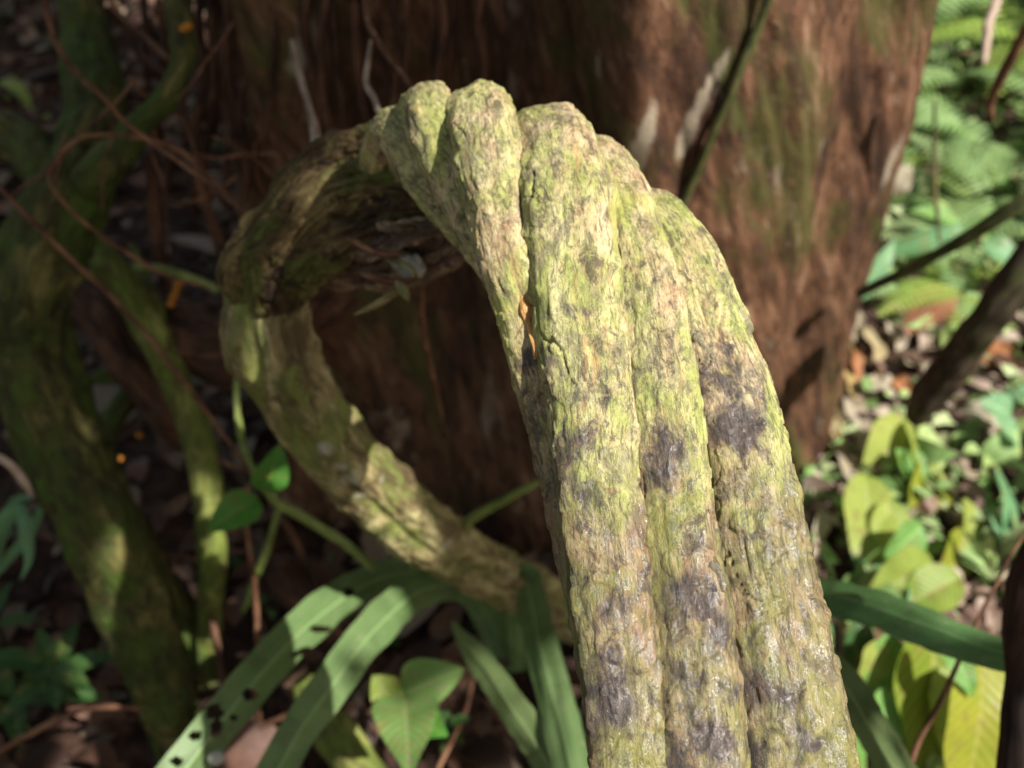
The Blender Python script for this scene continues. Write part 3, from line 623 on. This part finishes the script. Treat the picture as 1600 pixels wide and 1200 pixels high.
for k, (nm, mt, path, lab) in enumerate(T):
    path = [(a, b_, d_, r_*(.66 if mt == 'tendril' else 1)) for a, b_, d_, r_ in path]
    base = PX(path)
    o = thing(nm, base[-1][:3], lab, nm.split('_')[-1])
    strand(path, MT[mt], 'stem', o, na=12 if path[0][3] < 12 else 28, seed=k*.61, step=.006, taper=(.004, .012), wob=.22)
# hairy dark roots against the trunk recess
for k in range(22):
    x = 235+k*24+rng.uniform(-8, 8); 
    y0 = rng.uniform(-60, 0); y1 = rng.uniform(260, 430)
    path = []
    d0 = 1.50-.0003*max(0, x-300)*1.0-(.10 if x > 330 else 0)
    for j in range(6):
        t = j/5; path.append((x+rng.uniform(-9, 9)+t*rng.uniform(-5, 25), y0+(y1-y0)*t, d0-.12+.18*t, rng.uniform(4.5, 9)))
    o = thing('aerial_root', PX(path)[-1][:3], "dark aerial root hanging in the shade of the trunk behind the knot", 'aerial root', 'dark aerial roots hanging behind the knot')
    strand(path, MT['root'], 'stem', o, na=10, seed=k+.3, step=.012, wob=.3)

for k in range(12):
    x = rng.uniform(20, 420); y = rng.uniform(20, 330); d0 = rng.uniform(1.15, 1.35); path = []; a = rng.uniform(.6, 2.2)
    for j in range(6):
        path.append((x, y, d0, 2.6-.25*j)); a += rng.uniform(-.5, .5); x += 42*math.cos(a); y += 42*math.sin(a); d0 += rng.uniform(-.01, .03)
    o = thing('rootlet', PX(path)[0][:3], "hair thin brown rootlet straggling among the shaded stems at the upper left", 'rootlet', 'hair thin rootlets at the upper left')
    strand(path, MT['tendril'], 'stem', o, na=7, seed=k+.9, step=.01, wob=.3)
# ------------------------------------------------------------------ leaves
def strap(path, mat, name='strap_leaf', parent=None, tilt=0.0, fold=.25, holes=(), n=120, m=25, tip=True, wav=.0):
    c, q = spline(PX(path), n); rad = c[:, 3]; c = c[:, :3]
    Tn = np.gradient(c, axis=0); Tn /= np.linalg.norm(Tn, axis=1)[:, None]
    vw = c-CAM; vw /= np.linalg.norm(vw, axis=1)[:, None]
    S = np.cross(Tn, vw); S /= np.linalg.norm(S, axis=1)[:, None]
    Nn = np.cross(S, Tn)
    S2 = S*math.cos(tilt)+Nn*math.sin(tilt); N2 = np.cross(S2, Tn)
    u = np.linspace(-1, 1, m)
    t = q/q[-1]
    wd = rad.copy()
    if tip: wd = wd*np.clip((1-t)/.22, 0, 1)**.6
    v = c[:, None]+S2[:, None]*(u[None, :]*wd[:, None])[..., None]+N2[:, None]*((np.abs(u)[None]*fold*wd[:, None]) + wav*wd[:, None]*noise(S3(u[None]*1.5, t[:, None]*9, path[0][0])))[..., None]
    v = v + S2[:, None]*((np.abs(u)[None]**6*np.sign(u)[None]*wd[:, None])*.10*noise(S3(t[:, None]*22, u[None]*.3, path[0][1]*.1)))[..., None]
    v = v + N2[:, None]*(wd[:, None]*.16*noise(S3(t[:, None]*7, u[None]*1.2, path[0][1]*.3)))[..., None]
    rest = S3(u[None]+0*t[:, None], t[:, None]*6+0*u[None], 0)
    def keep(v, f):
        cen = v.reshape(-1, 3)[f].mean(1); rel = cen-CAM; dz = rel@FWD
        px = 800+(rel@RGT)/dz/W*1600; py = 600-(rel@UPV)/dz/W*1600
        k = np.ones(len(f), bool)
        for (hx, hy, rx, ry) in holes:
            k &= (((px-hx)/rx)**2+((py-hy)/ry)**2) > 1+.5*noise(S3(px*.15, py*.15, 0.5))
        return k
    b = MB(); b.sheet(v, rest, .5+.5*noise(S3(t[:, None]*3, u[None]*.5, 2.0)).ravel(), keep if holes else None)
    return b.build(name, mat, parent)

def blade(b, base, tip_, width, up, n=14, m=9, fold=.25, droop=.12, tint=.5, shape=1.0, wav=.05):
    """one broad leaf from base to tip; up = the side its face looks to"""
    base = np.asarray(base, float); tip_ = np.asarray(tip_, float); ax = tip_-base; L = np.linalg.norm(ax); ax /= L
    up = np.asarray(up, float); up = up-ax*np.dot(up, ax); up /= np.linalg.norm(up); sd = np.cross(ax, up)
    t = np.linspace(0, 1, n)[:, None]; u = np.linspace(-1, 1, m)[None]
    wd = width*np.sin(np.pi*np.clip(t, 0, 1)**(.75*shape))**.8*(1-.25*t)
    wd = np.maximum(wd, 1e-5)
    ph = rng.random()*20
    h = fold*wd*(np.abs(u)) + droop*L*(4*t*(1-t))*.6 + wav*width*np.sin(t*14+ph)*np.abs(u)
    v = base+ax*(t*L)[..., None]+sd*(u*wd)[..., None]+up*h[..., None]
    b.sheet(v, S3(u+0*t, t+0*u, 0), tint)
def leafobj(name, base, tip_, width, up, mat, parent, **kw):
    b = MB(); blade(b, base, tip_, width, up, n=24, m=15, **kw); return b.build(name, mat, parent)

# strap-leaved plant
sp = thing('strap_leaved_plant', G(800, 1045)[0], "rosette of long green strap leaves growing beneath the liana, two arching over to the left", "plant")
strap([(805, 1045, 1.46, 18), (740, 935, 1.42, 22), (670, 897, 1.36, 26), (590, 906, 1.28, 28), (500, 962, 1.18, 32), (415, 1045, 1.08, 34), (345, 1130, 1.0, 34), (270, 1230, .95, 38)], MT['strap'], parent=sp, tip=False,
      holes=[(392, 1085, 12, 10), (335, 1112, 14, 12), (338, 1138, 9, 14), (365, 1122, 6, 5), (500, 983, 16, 6), (478, 1018, 12, 8), (462, 1022, 6, 5), (275, 1190, 12, 8), (305, 1150, 10, 8), (545, 925, 9, 8)], n=260, m=50, tilt=.25)
strap([(810, 1045, 1.46, 16), (780, 950, 1.38, 22), (725, 915, 1.31, 27), (655, 925, 1.23, 29), (585, 985, 1.13, 31), (520, 1070, 1.05, 32), (470, 1140, .99, 31), (415, 1240, .93, 31)], MT['strap'], parent=sp, tip=False, tilt=.25)
strap([(810, 1050, 1.44, 10), (812, 960, 1.36, 20), (820, 905, 1.28, 25), (838, 985, 1.17, 27), (862, 1080, 1.07, 30), (885, 1170, 1.0, 32), (905, 1260, .95, 32)], MT['strap'], parent=sp, tip=False, tilt=-.3)
strap([(930, 1330, .95, 26), (885, 1250, .98, 28), (845, 1175, 1.03, 28), (795, 1100, 1.09, 25), (750, 1035, 1.15, 22), (722, 998, 1.19, 19), (705, 968, 1.22, 14)], MT['strap_pale'], parent=sp, tilt=.3)
strap([(800, 1050, 1.46, 14), (765, 985, 1.45, 17), (735, 935, 1.43, 15), (705, 925, 1.43, 10)], MT['strap'], parent=sp)
strap([(805, 1050, 1.48, 14), (785, 985, 1.46, 15), (760, 920, 1.44, 12), (740, 900, 1.44, 8)], MT['strap_dark'], parent=sp)
strap([(810, 1050, 1.47, 12), (803, 990, 1.47, 14), (800, 930, 1.46, 13), (805, 890, 1.45, 6)], MT['strap_dark'], parent=sp)
strap([(815, 1045, 1.46, 10), (850, 1005, 1.45, 13), (890, 985, 1.44, 12), (940, 1000, 1.42, 8)], MT['strap_dark'], parent=sp)
# straps at the right of the stem
sr = thing('long_leaved_plant', G(1200, 1000)[0], "plant half hidden by the stem with a long dark strap leaf reaching right", "plant")
strap([(1180, 990, 1.2, 20), (1230, 930, 1.12, 30), (1290, 930, 1.06, 33), (1370, 948, 1.0, 34), (1450, 978, .95, 34), (1530, 1008, .92, 31), (1640, 1040, .88, 26)], MT['strap_dark'], parent=sr, tip=False, tilt=.5)
strap([(1180, 1000, 1.15, 16), (1255, 1010, 1.05, 22), (1310, 1060, .98, 28), (1355, 1130, .92, 30), (1390, 1190, .88, 31), (1430, 1260, .85, 30)], MT['strap_pale'], parent=sr, tip=False, tilt=-.4)
strap([(1190, 1000, 1.3, 12), (1240, 960, 1.3, 16), (1280, 975, 1.28, 16), (1300, 1020, 1.26, 10)], MT['strap_dark'], parent=sr)
sl_ = thing('grassy_plant', G(10, 900)[0], "clump of drooping bluish strap leaves at the left edge", "plant")
for pth in ([(-20, 900, 1.5, 8), (5, 830, 1.45, 10), (25, 785, 1.4, 10), (60, 775, 1.38, 5)], [(-30, 890, 1.45, 8), (-8, 830, 1.4, 12), (30, 800, 1.36, 11), (45, 870, 1.34, 9), (30, 910, 1.34, 4)], [(-20, 910, 1.5, 7), (40, 840, 1.42, 8), (62, 800, 1.38, 7), (75, 770, 1.36, 4)]):
    strap(pth, MT['bluegreen'], 'leaf', sl_, n=40)

# creeping stem with two glossy leaves
cs = thing('creeping_plant', P(398, 745, 1.2), "thin green creeping stem with two glossy bright green oval leaves", "creeping plant")
strand([(378, 690, 1.21, 4), (398, 742, 1.2, 6), (430, 782, 1.2, 7), (480, 812, 1.22, 8), (540, 850, 1.24, 7.5), (588, 892, 1.26, 7)], MT['green_stem'], 'stem', cs, na=12, seed=2)
leafobj('leaf', P(412, 768, 1.19), P(438, 693, 1.16), .024, CAM-P(425, 730, 1.2)+np.array([.4, 0, .3]), MT['glossy'], cs)
leafobj('leaf', P(403, 778, 1.19), P(322, 832, 1.14), .026, CAM-P(365, 800, 1.2)+np.array([.2, 0, .6]), MT['glossy'], cs)
o = thing('green_twig', P(650, 888, 1.25), "straight green twig rising right from the strap leaves to the liana edge", "twig")
strand([(640, 892, 1.26, 6), (690, 850, 1.22, 7.5), (740, 808, 1.18, 8), (790, 780, 1.15, 7), (850, 748, 1.1, 6)], MT['green_stem'], 'stem', o, na=12, seed=4)

# mottled broad leaves
bp = thing('broad_leaved_seedling', G(640, 1120)[0], "seedling with mottled heart shaped leaves under the strap leaves", "seedling")
cc = P(632, 1085, 1.15)
UPC = np.array([.1, -.5, 1.0])
leafobj('leaf', cc, P(728, 1045, 1.13), .034, UPC, MT['mottled'], bp, shape=.9)
leafobj('leaf', P(632, 1088, 1.15), P(640, 1218, 1.02), .040, UPC, MT['mottled'], bp, shape=.85)
leafobj('leaf', P(622, 1105, 1.15), P(582, 1055, 1.16), .024, UPC, MT['yellow'], bp)
leafobj('leaf', P(645, 1120, 1.13), P(700, 1150, 1.10), .022, UPC, MT['glossy'], bp)
strand([(632, 1086, 1.15, 4), (634, 1095, 1.25, 4), (640, 1110, 1.38, 4)], MT['tendril'], 'stem', bp, na=8)
def lowplant(name, px, py, lift, n, L, wd, mat, label, cat, seed, tiltup=.5):
    r = random.Random(seed); g0, d0 = G(px, py); o = thing(name, g0, label, cat)
    top = g0+np.array([0, 0, lift]); b = MB(); b.tube([[*g0, .002], [*(g0*.5+top*.5), .002], [*top, .0015]], na=8, n=8); b.build('stem', MT['green_stem'], o)
    a0 = r.random()*6
    for k in range(n):
        a = a0+k*2*math.pi/n+r.uniform(-.25, .25); l = L*r.uniform(.75, 1.15)
        dr = np.array([math.cos(a), math.sin(a), r.uniform(-.25, .25)+.1]); 
        bb = top+dr*.006+np.array([0, 0, .01*(k % 3)])
        leafobj('leaf', bb, bb+dr*l, wd*l/L, np.array([dr[0]*-.3, dr[1]*-.3, 1.0]), mat, o, tint=r.random())
    return o
lowplant('seedling', 115, 1120, .10, 7, .085, .017, MT['shade_leaf'], "whorled dark green seedling in the bottom left corner", "seedling", 3)
lowplant('seedling', 45, 1140, .06, 5, .11, .022, MT['shade_leaf'], "dark green seedling with longer leaves at the lower left edge", "seedling", 5)
lowplant('seedling', 430, 960, .03, 5, .03, .010, MT['bright'], "tiny bright green sprout beside the holed strap leaf", "seedling", 6)
lowplant('seedling', 700, 1180, .05, 6, .035, .011, MT['shade_leaf'], "small dark sprout between the mottled leaves and the strap leaves", "seedling", 8)
lowplant('seedling', 5, 1010, .05, 5, .06, .012, MT['shade_leaf'], "little green seedling at the left edge above the bottom corner", "seedling", 9)
lowplant('seedling', 935, 950, .04, 5, .07, .02, MT['shade_leaf'], "dark seedling peeping out left of the ribbed stem", "seedling", 12)

# orange fungi
for k, (a, c_, n, lab) in enumerate([(275, 462, 4, "cluster of orange fungi beside the slim green liana"), (218, 680, 1, "single orange fungus on dark litter"), (182, 718, 2, "pair of orange fungi low between the mossy stem and the liana"), (288, 45, 2, "yellow fungus on the mossy branch near the top")]):
    p = P(a, c_, (1.40, 1.52, 1.52, 1.19)[k]); o = thing('fungus', p, lab, 'fungus')
    for j in range(n):
        b = MB(); e = p+np.array([(-.010+.007*j if k == 0 else .006*j), -.01*j*.3, (-.014+.013*j if k == 0 else .004*j)])
        b.tube([[*(e-np.array([0, 0, .004])), .004], [*e, .0062], [*(e+np.array([.001, 0, .005])), .004]], na=14, n=10, taper=(.003, .003), disp=lambda q, th, rr, rest: rr*.2*noise(rest*200+j))
        b.build('cap', MT['orange'], o)
o = thing('snail_shell', P(338, 1185, 1.0), "small white droppings lump on the holed strap leaf", "droppings")
b = MB(); b.tube(PX([(325, 1186, .975, 5), (338, 1184, .97, 12), (350, 1186, .975, 6)]), na=16, n=12, taper=(.004, .004)); b.build('lump', MT['lichen'], o); o.name = 'white_lump'

# ------------------------------------------------------------------ right hand side: ferns, leaves, litter
def frond(b, base, dirv, L, wd, curl=.5, n=22, tint=.5, r=None):
    r = r or rng
    dirv = np.asarray(dirv, float); h = dirv.copy(); h[2] = 0; h /= np.linalg.norm(h); side = np.array([-h[1], h[0], 0])
    pts = []
    for k in range(n+1):
        t = k/n; a = math.atan2(dirv[2], np.linalg.norm(dirv[:2]))
        pts.append(base+h*L*(t*math.cos(a*(1-t)))+np.array([0, 0, 1])*L*(math.sin(a)*t-curl*t*t))
    pts = np.array(pts)
    b.tube([[*p, .0018*(1-.7*k/n)+.0003] for k, p in enumerate(pts)], na=5, n=24)
    for k in range(2, n):
        t = k/n; w_ = wd*math.sin(math.pi*t**.7)**.8+.004
        tg = pts[k+1]-pts[k]; tg /= np.linalg.norm(tg)
        for sgn in (-1, 1):
            dr = side*sgn+tg*.35; up = np.cross(tg, side)*1.0
            if up[2] < 0: up = -up
            blade(b, pts[k], pts[k]+dr*w_-np.array([0, 0, w_*.15]), L/n*.40, up, n=6, m=3, fold=.1, droop=.05, tint=tint+r.uniform(-.2, .2))
def fern(px, py, n, L, wd, mat, label, seed, yaw=None, elev=(.5, .9), deadn=0):
    r = random.Random(seed); g0, d0 = G(px, py); o = thing('fern', g0, label, 'fern', None)
    for k in range(n):
        a = (r.random()*6.28 if yaw is None else r.uniform(*yaw)); e = r.uniform(*elev)
        b = MB(); frond(b, g0+np.array([0, 0, .01]), [math.cos(a)*math.cos(e), math.sin(a)*math.cos(e), math.sin(e)], L*r.uniform(.8, 1.15), wd*r.uniform(.85, 1.1), r.uniform(.35, .7), tint=r.random(), r=r)
        b.build('frond', MT['fern_dead'] if k < deadn else mat, o)
    return o
fern(1500, 130, 8, .42, .085, MT['fern'], "large pale green fern arching at the top right beside the trunk", 1)
fern(1600, 150, 7, .42, .09, MT['fern'], "blue green fern cut by the top right edge", 2)
fern(1440, 300, 7, .30, .07, MT['fern_yellow'], "yellow green fern close to the trunk edge", 3)
fern(1560, 330, 7, .30, .07, MT['fern'], "fern with drooping fronds right of the yellow green one", 4)
fern(1500, 470, 8, .24, .055, MT['fern_yellow'], "low fern with one reddish dead frond above the dark branch", 5, deadn=1)
fern(1560, 10, 8, .45, .09, MT['fern'], "farthest fern in the top right corner", 6)
fern(1420, 470, 6, .22, .05, MT['fern'], "small fern above the heap of pale leaves", 7)
fern(1640, 400, 6, .3, .06, MT['fern'], "fern behind the thick dark branch at the right edge", 8)
fern(1480, 20, 7, .4, .08, MT['fern_yellow'], "upright light fern behind the trunk at the top", 9)
fern(1400, 180, 7, 0.3, 0.08, MT['fern'], "fern right behind the trunk edge under the farthest ferns", 21)
fern(1540, 230, 8, 0.34, 0.09, MT['fern'], "broad pale fern in the middle of the right hand fern bank", 22)
fern(1480, 380, 7, 0.26, 0.07, MT['fern'], "fern with wide pale fronds over the olive stem", 23)
fern(1620, 80, 7, 0.4, 0.09, MT['fern_yellow'], "light fern on the right edge behind the orange brown stem", 24)
UPL = np.array([.4, -.5, .9])
def group_leaves(name, label, cat, specs, stemtop=None):
    o = None
    for (bx, by, tx, ty, wpx, mt, dd) in specs:
        d0 = G(bx, by)[1]; 
        if o is None: o = thing(name, G(bx, by)[0], label, cat)
        d1 = d0-dd; d2 = min(G(tx, ty)[1]-.02, d1-.01)
        leafobj('leaf', P(bx, by, d1), P(tx, ty, d2), M(wpx*1.3, d1), UPL+nr.normal(size=3)*.2, MT[mt], o, tint=rng.random(), wav=.05)
    return o
group_leaves('broad_leaved_plant', "plant with long blue green leaves near the trunk's right edge", 'plant', [(1330, 470, 1400, 372, 17, 'bluegreen', .2), (1390, 395, 1512, 352, 15, 'bluegreen', .25), (1400, 420, 1345, 455, 12, 'bright', .2), (1535, 380, 1600, 420, 20, 'bluegreen', .2), (1500, 350, 1420, 330, 16, 'bright', .2), (1385, 300, 1425, 260, 20, 'dead_pale', .15)])
group_leaves('yellow_leaved_plant', "plant with drooping yellow green leaves below the pale leaf heap", 'plant', [(1410, 650, 1345, 780, 36, 'yellow', .15), (1420, 655, 1455, 800, 34, 'yellow', .15), (1350, 740, 1350, 930, 36, 'yellow', .18), (1385, 780, 1385, 900, 30, 'yellow', .16), (1460, 880, 1350, 930, 40, 'yellow', .14),
              (1500, 900, 1390, 960, 32, 'yellow', .12), (1440, 820, 1380, 870, 26, 'bright', .16)])
group_leaves('olive_leaved_plant', "plant with very large olive leaves at the bottom right", 'plant', [(1450, 960, 1440, 1240, 75, 'bigyellow', .25), (1535, 1030, 1490, 1280, 62, 'bigyellow', .25), (1395, 990, 1350, 1110, 30, 'bright', .22), (1375, 1000, 1340, 1080, 26, 'yellow', .22), (1345, 960, 1320, 1070, 22, 'shade_leaf', .2), (1560, 1040, 1570, 1230, 40, 'yellow', .2), (1410, 960, 1440, 1030, 26, 'yellow', .25), (1480, 1000, 1520, 1090, 20, 'bright', .3)])
_r = random.Random(5); _sp = []
for _k in range(16):
    _x, _y = _r.uniform(1320, 1560), _r.uniform(720, 1150); _sp.append((_x, _y, _x+_r.uniform(-50, 30), _y+_r.uniform(90, 170), _r.uniform(20, 36), _r.choice(['yellow', 'bigyellow', 'bright', 'bluegreen']), _r.uniform(.05, .2)))
group_leaves('leafy_herb', "sprawling herb with many drooping mixed green leaves filling the lower right", 'herb', _sp)
group_leaves('sprout', "upright bright green sprout at the dark foot of the trunk", 'sprout', [(1245, 750, 1248, 660, 18, 'bright', .02), (1250, 740, 1262, 690, 16, 'bright', .02), (1240, 745, 1232, 700, 14, 'bluegreen', .03), (1252, 770, 1262, 725, 12, 'bright', .03)])
group_leaves('round_leaved_plant', "small plant with rounded blue green leaves on pinkish soil at the right edge", 'plant', [(1580, 650, 1530, 625, 22, 'bluegreen', .08), (1590, 690, 1555, 660, 22, 'bluegreen', .08), (1575, 620, 1600, 600, 16, 'bluegreen', .06)])
group_leaves('sprout', "cluster of light green shoots in the lower right between strap and olive leaves", 'sprout', [(1350, 1010, 1340, 960, 16, 'bright', .1), (1390, 960, 1420, 1010, 16, 'yellow', .1), (1330, 980, 1300, 940, 14, 'bright', .1), (1400, 700, 1420, 760, 18, 'bright', .15), (1420, 700, 1440, 770, 16, 'bright', .15)])
# individual big dead leaves in the heap beside the trunk
DL = [(1330, 480, 1310, 560, 20, 'dead_pale', "pale curled dead leaf leaning on the trunk, topmost of the heap"), (1345, 510, 1375, 600, 17, 'dead_gold', "ochre dead leaf just right of the topmost pale one"),
      (1380, 500, 1405, 560, 20, 'dead_pale', "pale dead leaf under the low fern"), (1400, 560, 1460, 600, 28, 'dead_pale', "large whitish dead leaf left of the dark branch"), (1350, 600, 1410, 625, 26, 'dead_pale', "whitish oval dead leaf in the middle of the heap"),
      (1300, 570, 1340, 640, 16, 'dead_gold', "ochre dead leaf at the left side of the heap"), (1395, 590, 1425, 620, 15, 'dead_rust', "bright rust dead leaf touching the dark branch"), (1440, 600, 1490, 640, 26, 'dead_pale', "whitish dead leaf right of the dark branch's foot"),
      (1320, 620, 1350, 720, 20, 'dead_pale', "long pale dead leaf pointing down from the heap"), (1300, 640, 1320, 740, 13, 'dead_gold', "narrow ochre dead leaf at the heap's lower left"), (1370, 640, 1420, 690, 22, 'dead_pale', "greyish dead leaf above the yellow green leaves"),
      (1340, 700, 1370, 780, 24, 'dead_pale', "grey green dead leaf hanging below the heap"), (1310, 700, 1345, 800, 18, 'dead_pale', "slim pale dead leaf over the dark hollow"), (1265, 760, 1262, 880, 20, 'dead_pale', "pale dead leaf standing next to the stem edge"),
      (1440, 740, 1500, 790, 22, 'dead_pale', "grey brown dead leaf lying right of the yellow green leaves"), (1400, 800, 1460, 860, 24, 'dead_pale', "grey dead leaf between the yellow green leaves"), (1330, 540, 1330, 610, 14, 'dead_rust', "small rust dead leaf deep in the heap"),
      (1520, 560, 1590, 545, 24, 'dead_rust', "reddish dead leaf right of the dark branch"), (1310, 820, 1340, 870, 16, 'dead_pale', "small brown dead leaf in the dark hollow"), (1500, 640, 1590, 660, 22, 'dead_pale', "long pale dead leaf at the right edge beneath the round leaves")]
for (bx, by, tx, ty, wpx, mt, lab) in DL:
    d0 = G(bx, by)[1]-.05; d2 = G(tx, ty)[1]-.03; p0 = P(bx, by, d0)
    o = leafobj('dead_leaf', p0, P(tx, ty, d2), M(wpx, d0), UPL+nr.normal(size=3)*.35, MT[mt], None, tint=rng.random(), wav=.2, droop=.2, fold=.35)
    tag(o, lab, 'dead leaf', 'big dead leaves heaped beside the trunk')
# left background: bright leaves in a gap
o = thing('sunlit_shrub', P(40, 170, 2.6), "light green leaves glimpsed through the dark gap at the upper left", "shrub")
for (a, c_, e, f, wd) in [(2, 125, 48, 158, 14), (20, 135, 50, 175, 12), (62, 186, 80, 186, 8), (88, 205, 96, 185, 8), (8, 155, 14, 150, 4)]:
    leafobj('leaf', P(a, c_, 2.6), P(e, f, 2.55), M(wd, 2.6), CAM-P(40, 170, 2.6)+np.array([1.5, 0, 1]), MT['yellow'], o)

# leaf litter and ground cover (uncountable)
def scatter(name, mat, n, xr, yr, size, label, cat, tiltm=.6, lift=.01, mask=None, elong=1.0):
    b = MB(); t = np.linspace(0, 1, 5)[:, None]; u = np.array([-1, 0, 1.])[None]
    V, Fc, TI = [], [], []
    base = grid_faces(5, 3, False); cnt = 0
    for k in range(n):
        x, y = rng.uniform(*xr), rng.uniform(*yr)
        if mask and not mask(x, y): continue
        L = size*rng.uniform(.4, 1.3)*elong; wd = L*rng.uniform(.18, .34)/elong; a = rng.random()*6.28
        z0 = float(zg(x, y))+lift*rng.uniform(.2, 2.0)
        ax = np.array([math.cos(a), math.sin(a), rng.uniform(-.3, .5)*tiltm]); ax /= np.linalg.norm(ax)
        up = np.array([rng.gauss(0, tiltm*.5), rng.gauss(0, tiltm*.5), 1.]); up -= ax*np.dot(up, ax); up /= np.linalg.norm(up); sd = np.cross(ax, up)
        wv = wd*np.sin(np.pi*t**.8)+1e-5; cu = rng.uniform(-.3, .6)
        v = np.array([x, y, z0])+ax*(t*L)[..., None]+sd*(u*wv)[..., None]+up*(cu*L*t*(1-t)*2+np.abs(u)*wv*.3)[..., None]
        V.append(v.reshape(-1, 3)); Fc.append(base+cnt*15); TI.append(np.full(15, rng.random())); cnt += 1
    b.add(np.concatenate(V), np.concatenate(Fc), None, np.concatenate(TI))
    o = b.build(name, mat); tag(o, label, cat, kind='stuff'); return o
scatter('leaf_litter', MT['litter'], 9000, (-2.2, 2.6), (.5, 4.2), .07, "brown dead leaf litter covering the dark forest floor", "leaf litter")
scatter('broad_leaf_litter', MT['litter'], 700, (-2.2, 2.6), (.5, 4.2), .14, "broad curled brown leaves among the finer litter", "leaf litter", lift=.02)
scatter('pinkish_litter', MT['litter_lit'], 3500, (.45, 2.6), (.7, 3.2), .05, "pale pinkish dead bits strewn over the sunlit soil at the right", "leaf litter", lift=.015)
def gm(x, y): return float(noise(np.array([x*3.0, y*3.0, 4.4]))) + (.28 if x > .55 else -.1) > rng.uniform(-.25, .35)
scatter('ground_cover', MT['cover'], 16000, (.42, 3.2), (.6, 4.5), .034, "tiny light green plants carpeting the sunlit ground at the right", "ground cover", tiltm=1.3, lift=.03, mask=gm)
scatter('tall_ground_cover', MT['cover'], 5000, (.5, 3.2), (.5, 4.5), .075, "pale green grassy leaves standing over the sunlit ground at the right", "ground cover", tiltm=2.2, lift=.03, mask=lambda x, y: noise(np.array([x*2.5, y*2.5, 14.4])) > -.1 and (x-.1)**2+(y-1.69)**2 > .5, elong=1.2)
scatter('undergrowth', MT['shade_leaf'], 900, (-2.2, .4), (.6, 4), .05, "scattered small dark green plants on the shaded floor at the left", "undergrowth", tiltm=1.2, lift=.02, mask=lambda x, y: noise(np.array([x*3.0, y*3.0, 9.4])) > .1)

# ------------------------------------------------------------------ unseen leaves added in the sun's path to shade the left half
keepers = [P(a, b, D(b)) for a, b in ((880, 250), (900, 400), (1000, 500), (950, 650), (1100, 700), (1000, 850), (1200, 900), (1000, 1050), (1200, 1150), (1050, 1250), (900, 1000))]
keepers += [P(a, b, d) for a, b, d in ((520, 700, .98), (500, 270, .86), (560, 240, .84), (620, 790, 1.05), (450, 1050, 1.05), (600, 950, 1.15), (850, 1050, 1.1), (640, 1130, 1.1), (1050, -40, 1.15), (1100, 300, 1.3), (1200, 500, 1.5), (1380, 60, 1.2), (1300, 280, 1.35), (1150, 420, 1.4), (1200, 200, 1.25), (1100, 50, 1.2), (1350, 150, 1.3), (1250, 400, 1.45), (425, 740, 1.18), (350, 1120, 1.0), (880, 1150, 1.0))]
rightk = []
for a in range(1280, 1660, 50):
    for c_ in range(0, 1250, 90):
        p, d = G(a, c_); rightk.append(p)
hard = [hit(a, c_) for a in range(900, 1480, 60) for c_ in range(-30, 640, 60) if a > 1060]
hard = np.array(hard+rightk)
keepers = np.array(keepers)
stemk = np.array([P(a, b_, d_) for k in ribs if k > 1 for a, b_, d_, r_ in ribs[k] if a > 700])
b = MB()
bl = []
def shade_pt():
    z = rng.random()
    if z < .64: return P(rng.uniform(-350, 350), rng.uniform(-150, 1300), rng.uniform(1.05, 2.6))
    if z < .76: return P(rng.uniform(330, 830), rng.uniform(-120, 260), rng.uniform(1.2, 1.6))
    return P(rng.uniform(440, 880), rng.uniform(430, 900), rng.uniform(1.3, 1.7))
cnt = 0
while cnt < 9000:
    p = shade_pt(); L = p+SUN*rng.uniform(2.8, 4.6)+np.array([rng.gauss(0, .05) for _ in range(3)])
    if L[2] < 1.9: continue
    rel = keepers-L; tt = rel@SUN; dist = np.linalg.norm(rel-tt[:, None]*SUN, axis=1)
    if dist.min() < .075 and rng.random() < .97: continue
    rel = hard-L; tt = rel@SUN
    if np.linalg.norm(rel-tt[:, None]*SUN, axis=1).min() < .10: continue
    rel = stemk-L; tt = rel@SUN
    sd_ = np.linalg.norm(rel-tt[:, None]*SUN, axis=1).min()
    if sd_ < .056: continue
    a = nr.normal(size=3); a /= np.linalg.norm(a); ln = rng.uniform(.06, .09) if sd_ < .15 else rng.uniform(.09, .17)
    blade(b, L-a*ln/2, L+a*ln/2, ln*.3, SUN+nr.normal(size=3)*.35, n=5, m=3); cnt += 1
b.build('shade_blockers', MT['shade_blockers'], tree)
mb = MB()
for e in ([(.2, 1.6, 3.6), (.5, 1.2, 4.0), (1.1, .6, 4.1), (1.7, .1, 4.2)], [(.0, 1.6, 3.0), (.1, 1.0, 3.4), (.5, .3, 3.6), (1.2, -.3, 3.6)], [(.2, 1.7, 4.0), (-.4, 1.3, 4.6), (-.9, .9, 5), (-1.5, .6, 5.2)]):
    mb.tube([[*p, .12-.03*k] for k, p in enumerate(e)], na=16, step=.05)
mb.build('limb', MT['trunk'], tree)
print("faces", sum(len(o.data.polygons) for o in sc.objects if o.type == 'MESH'))
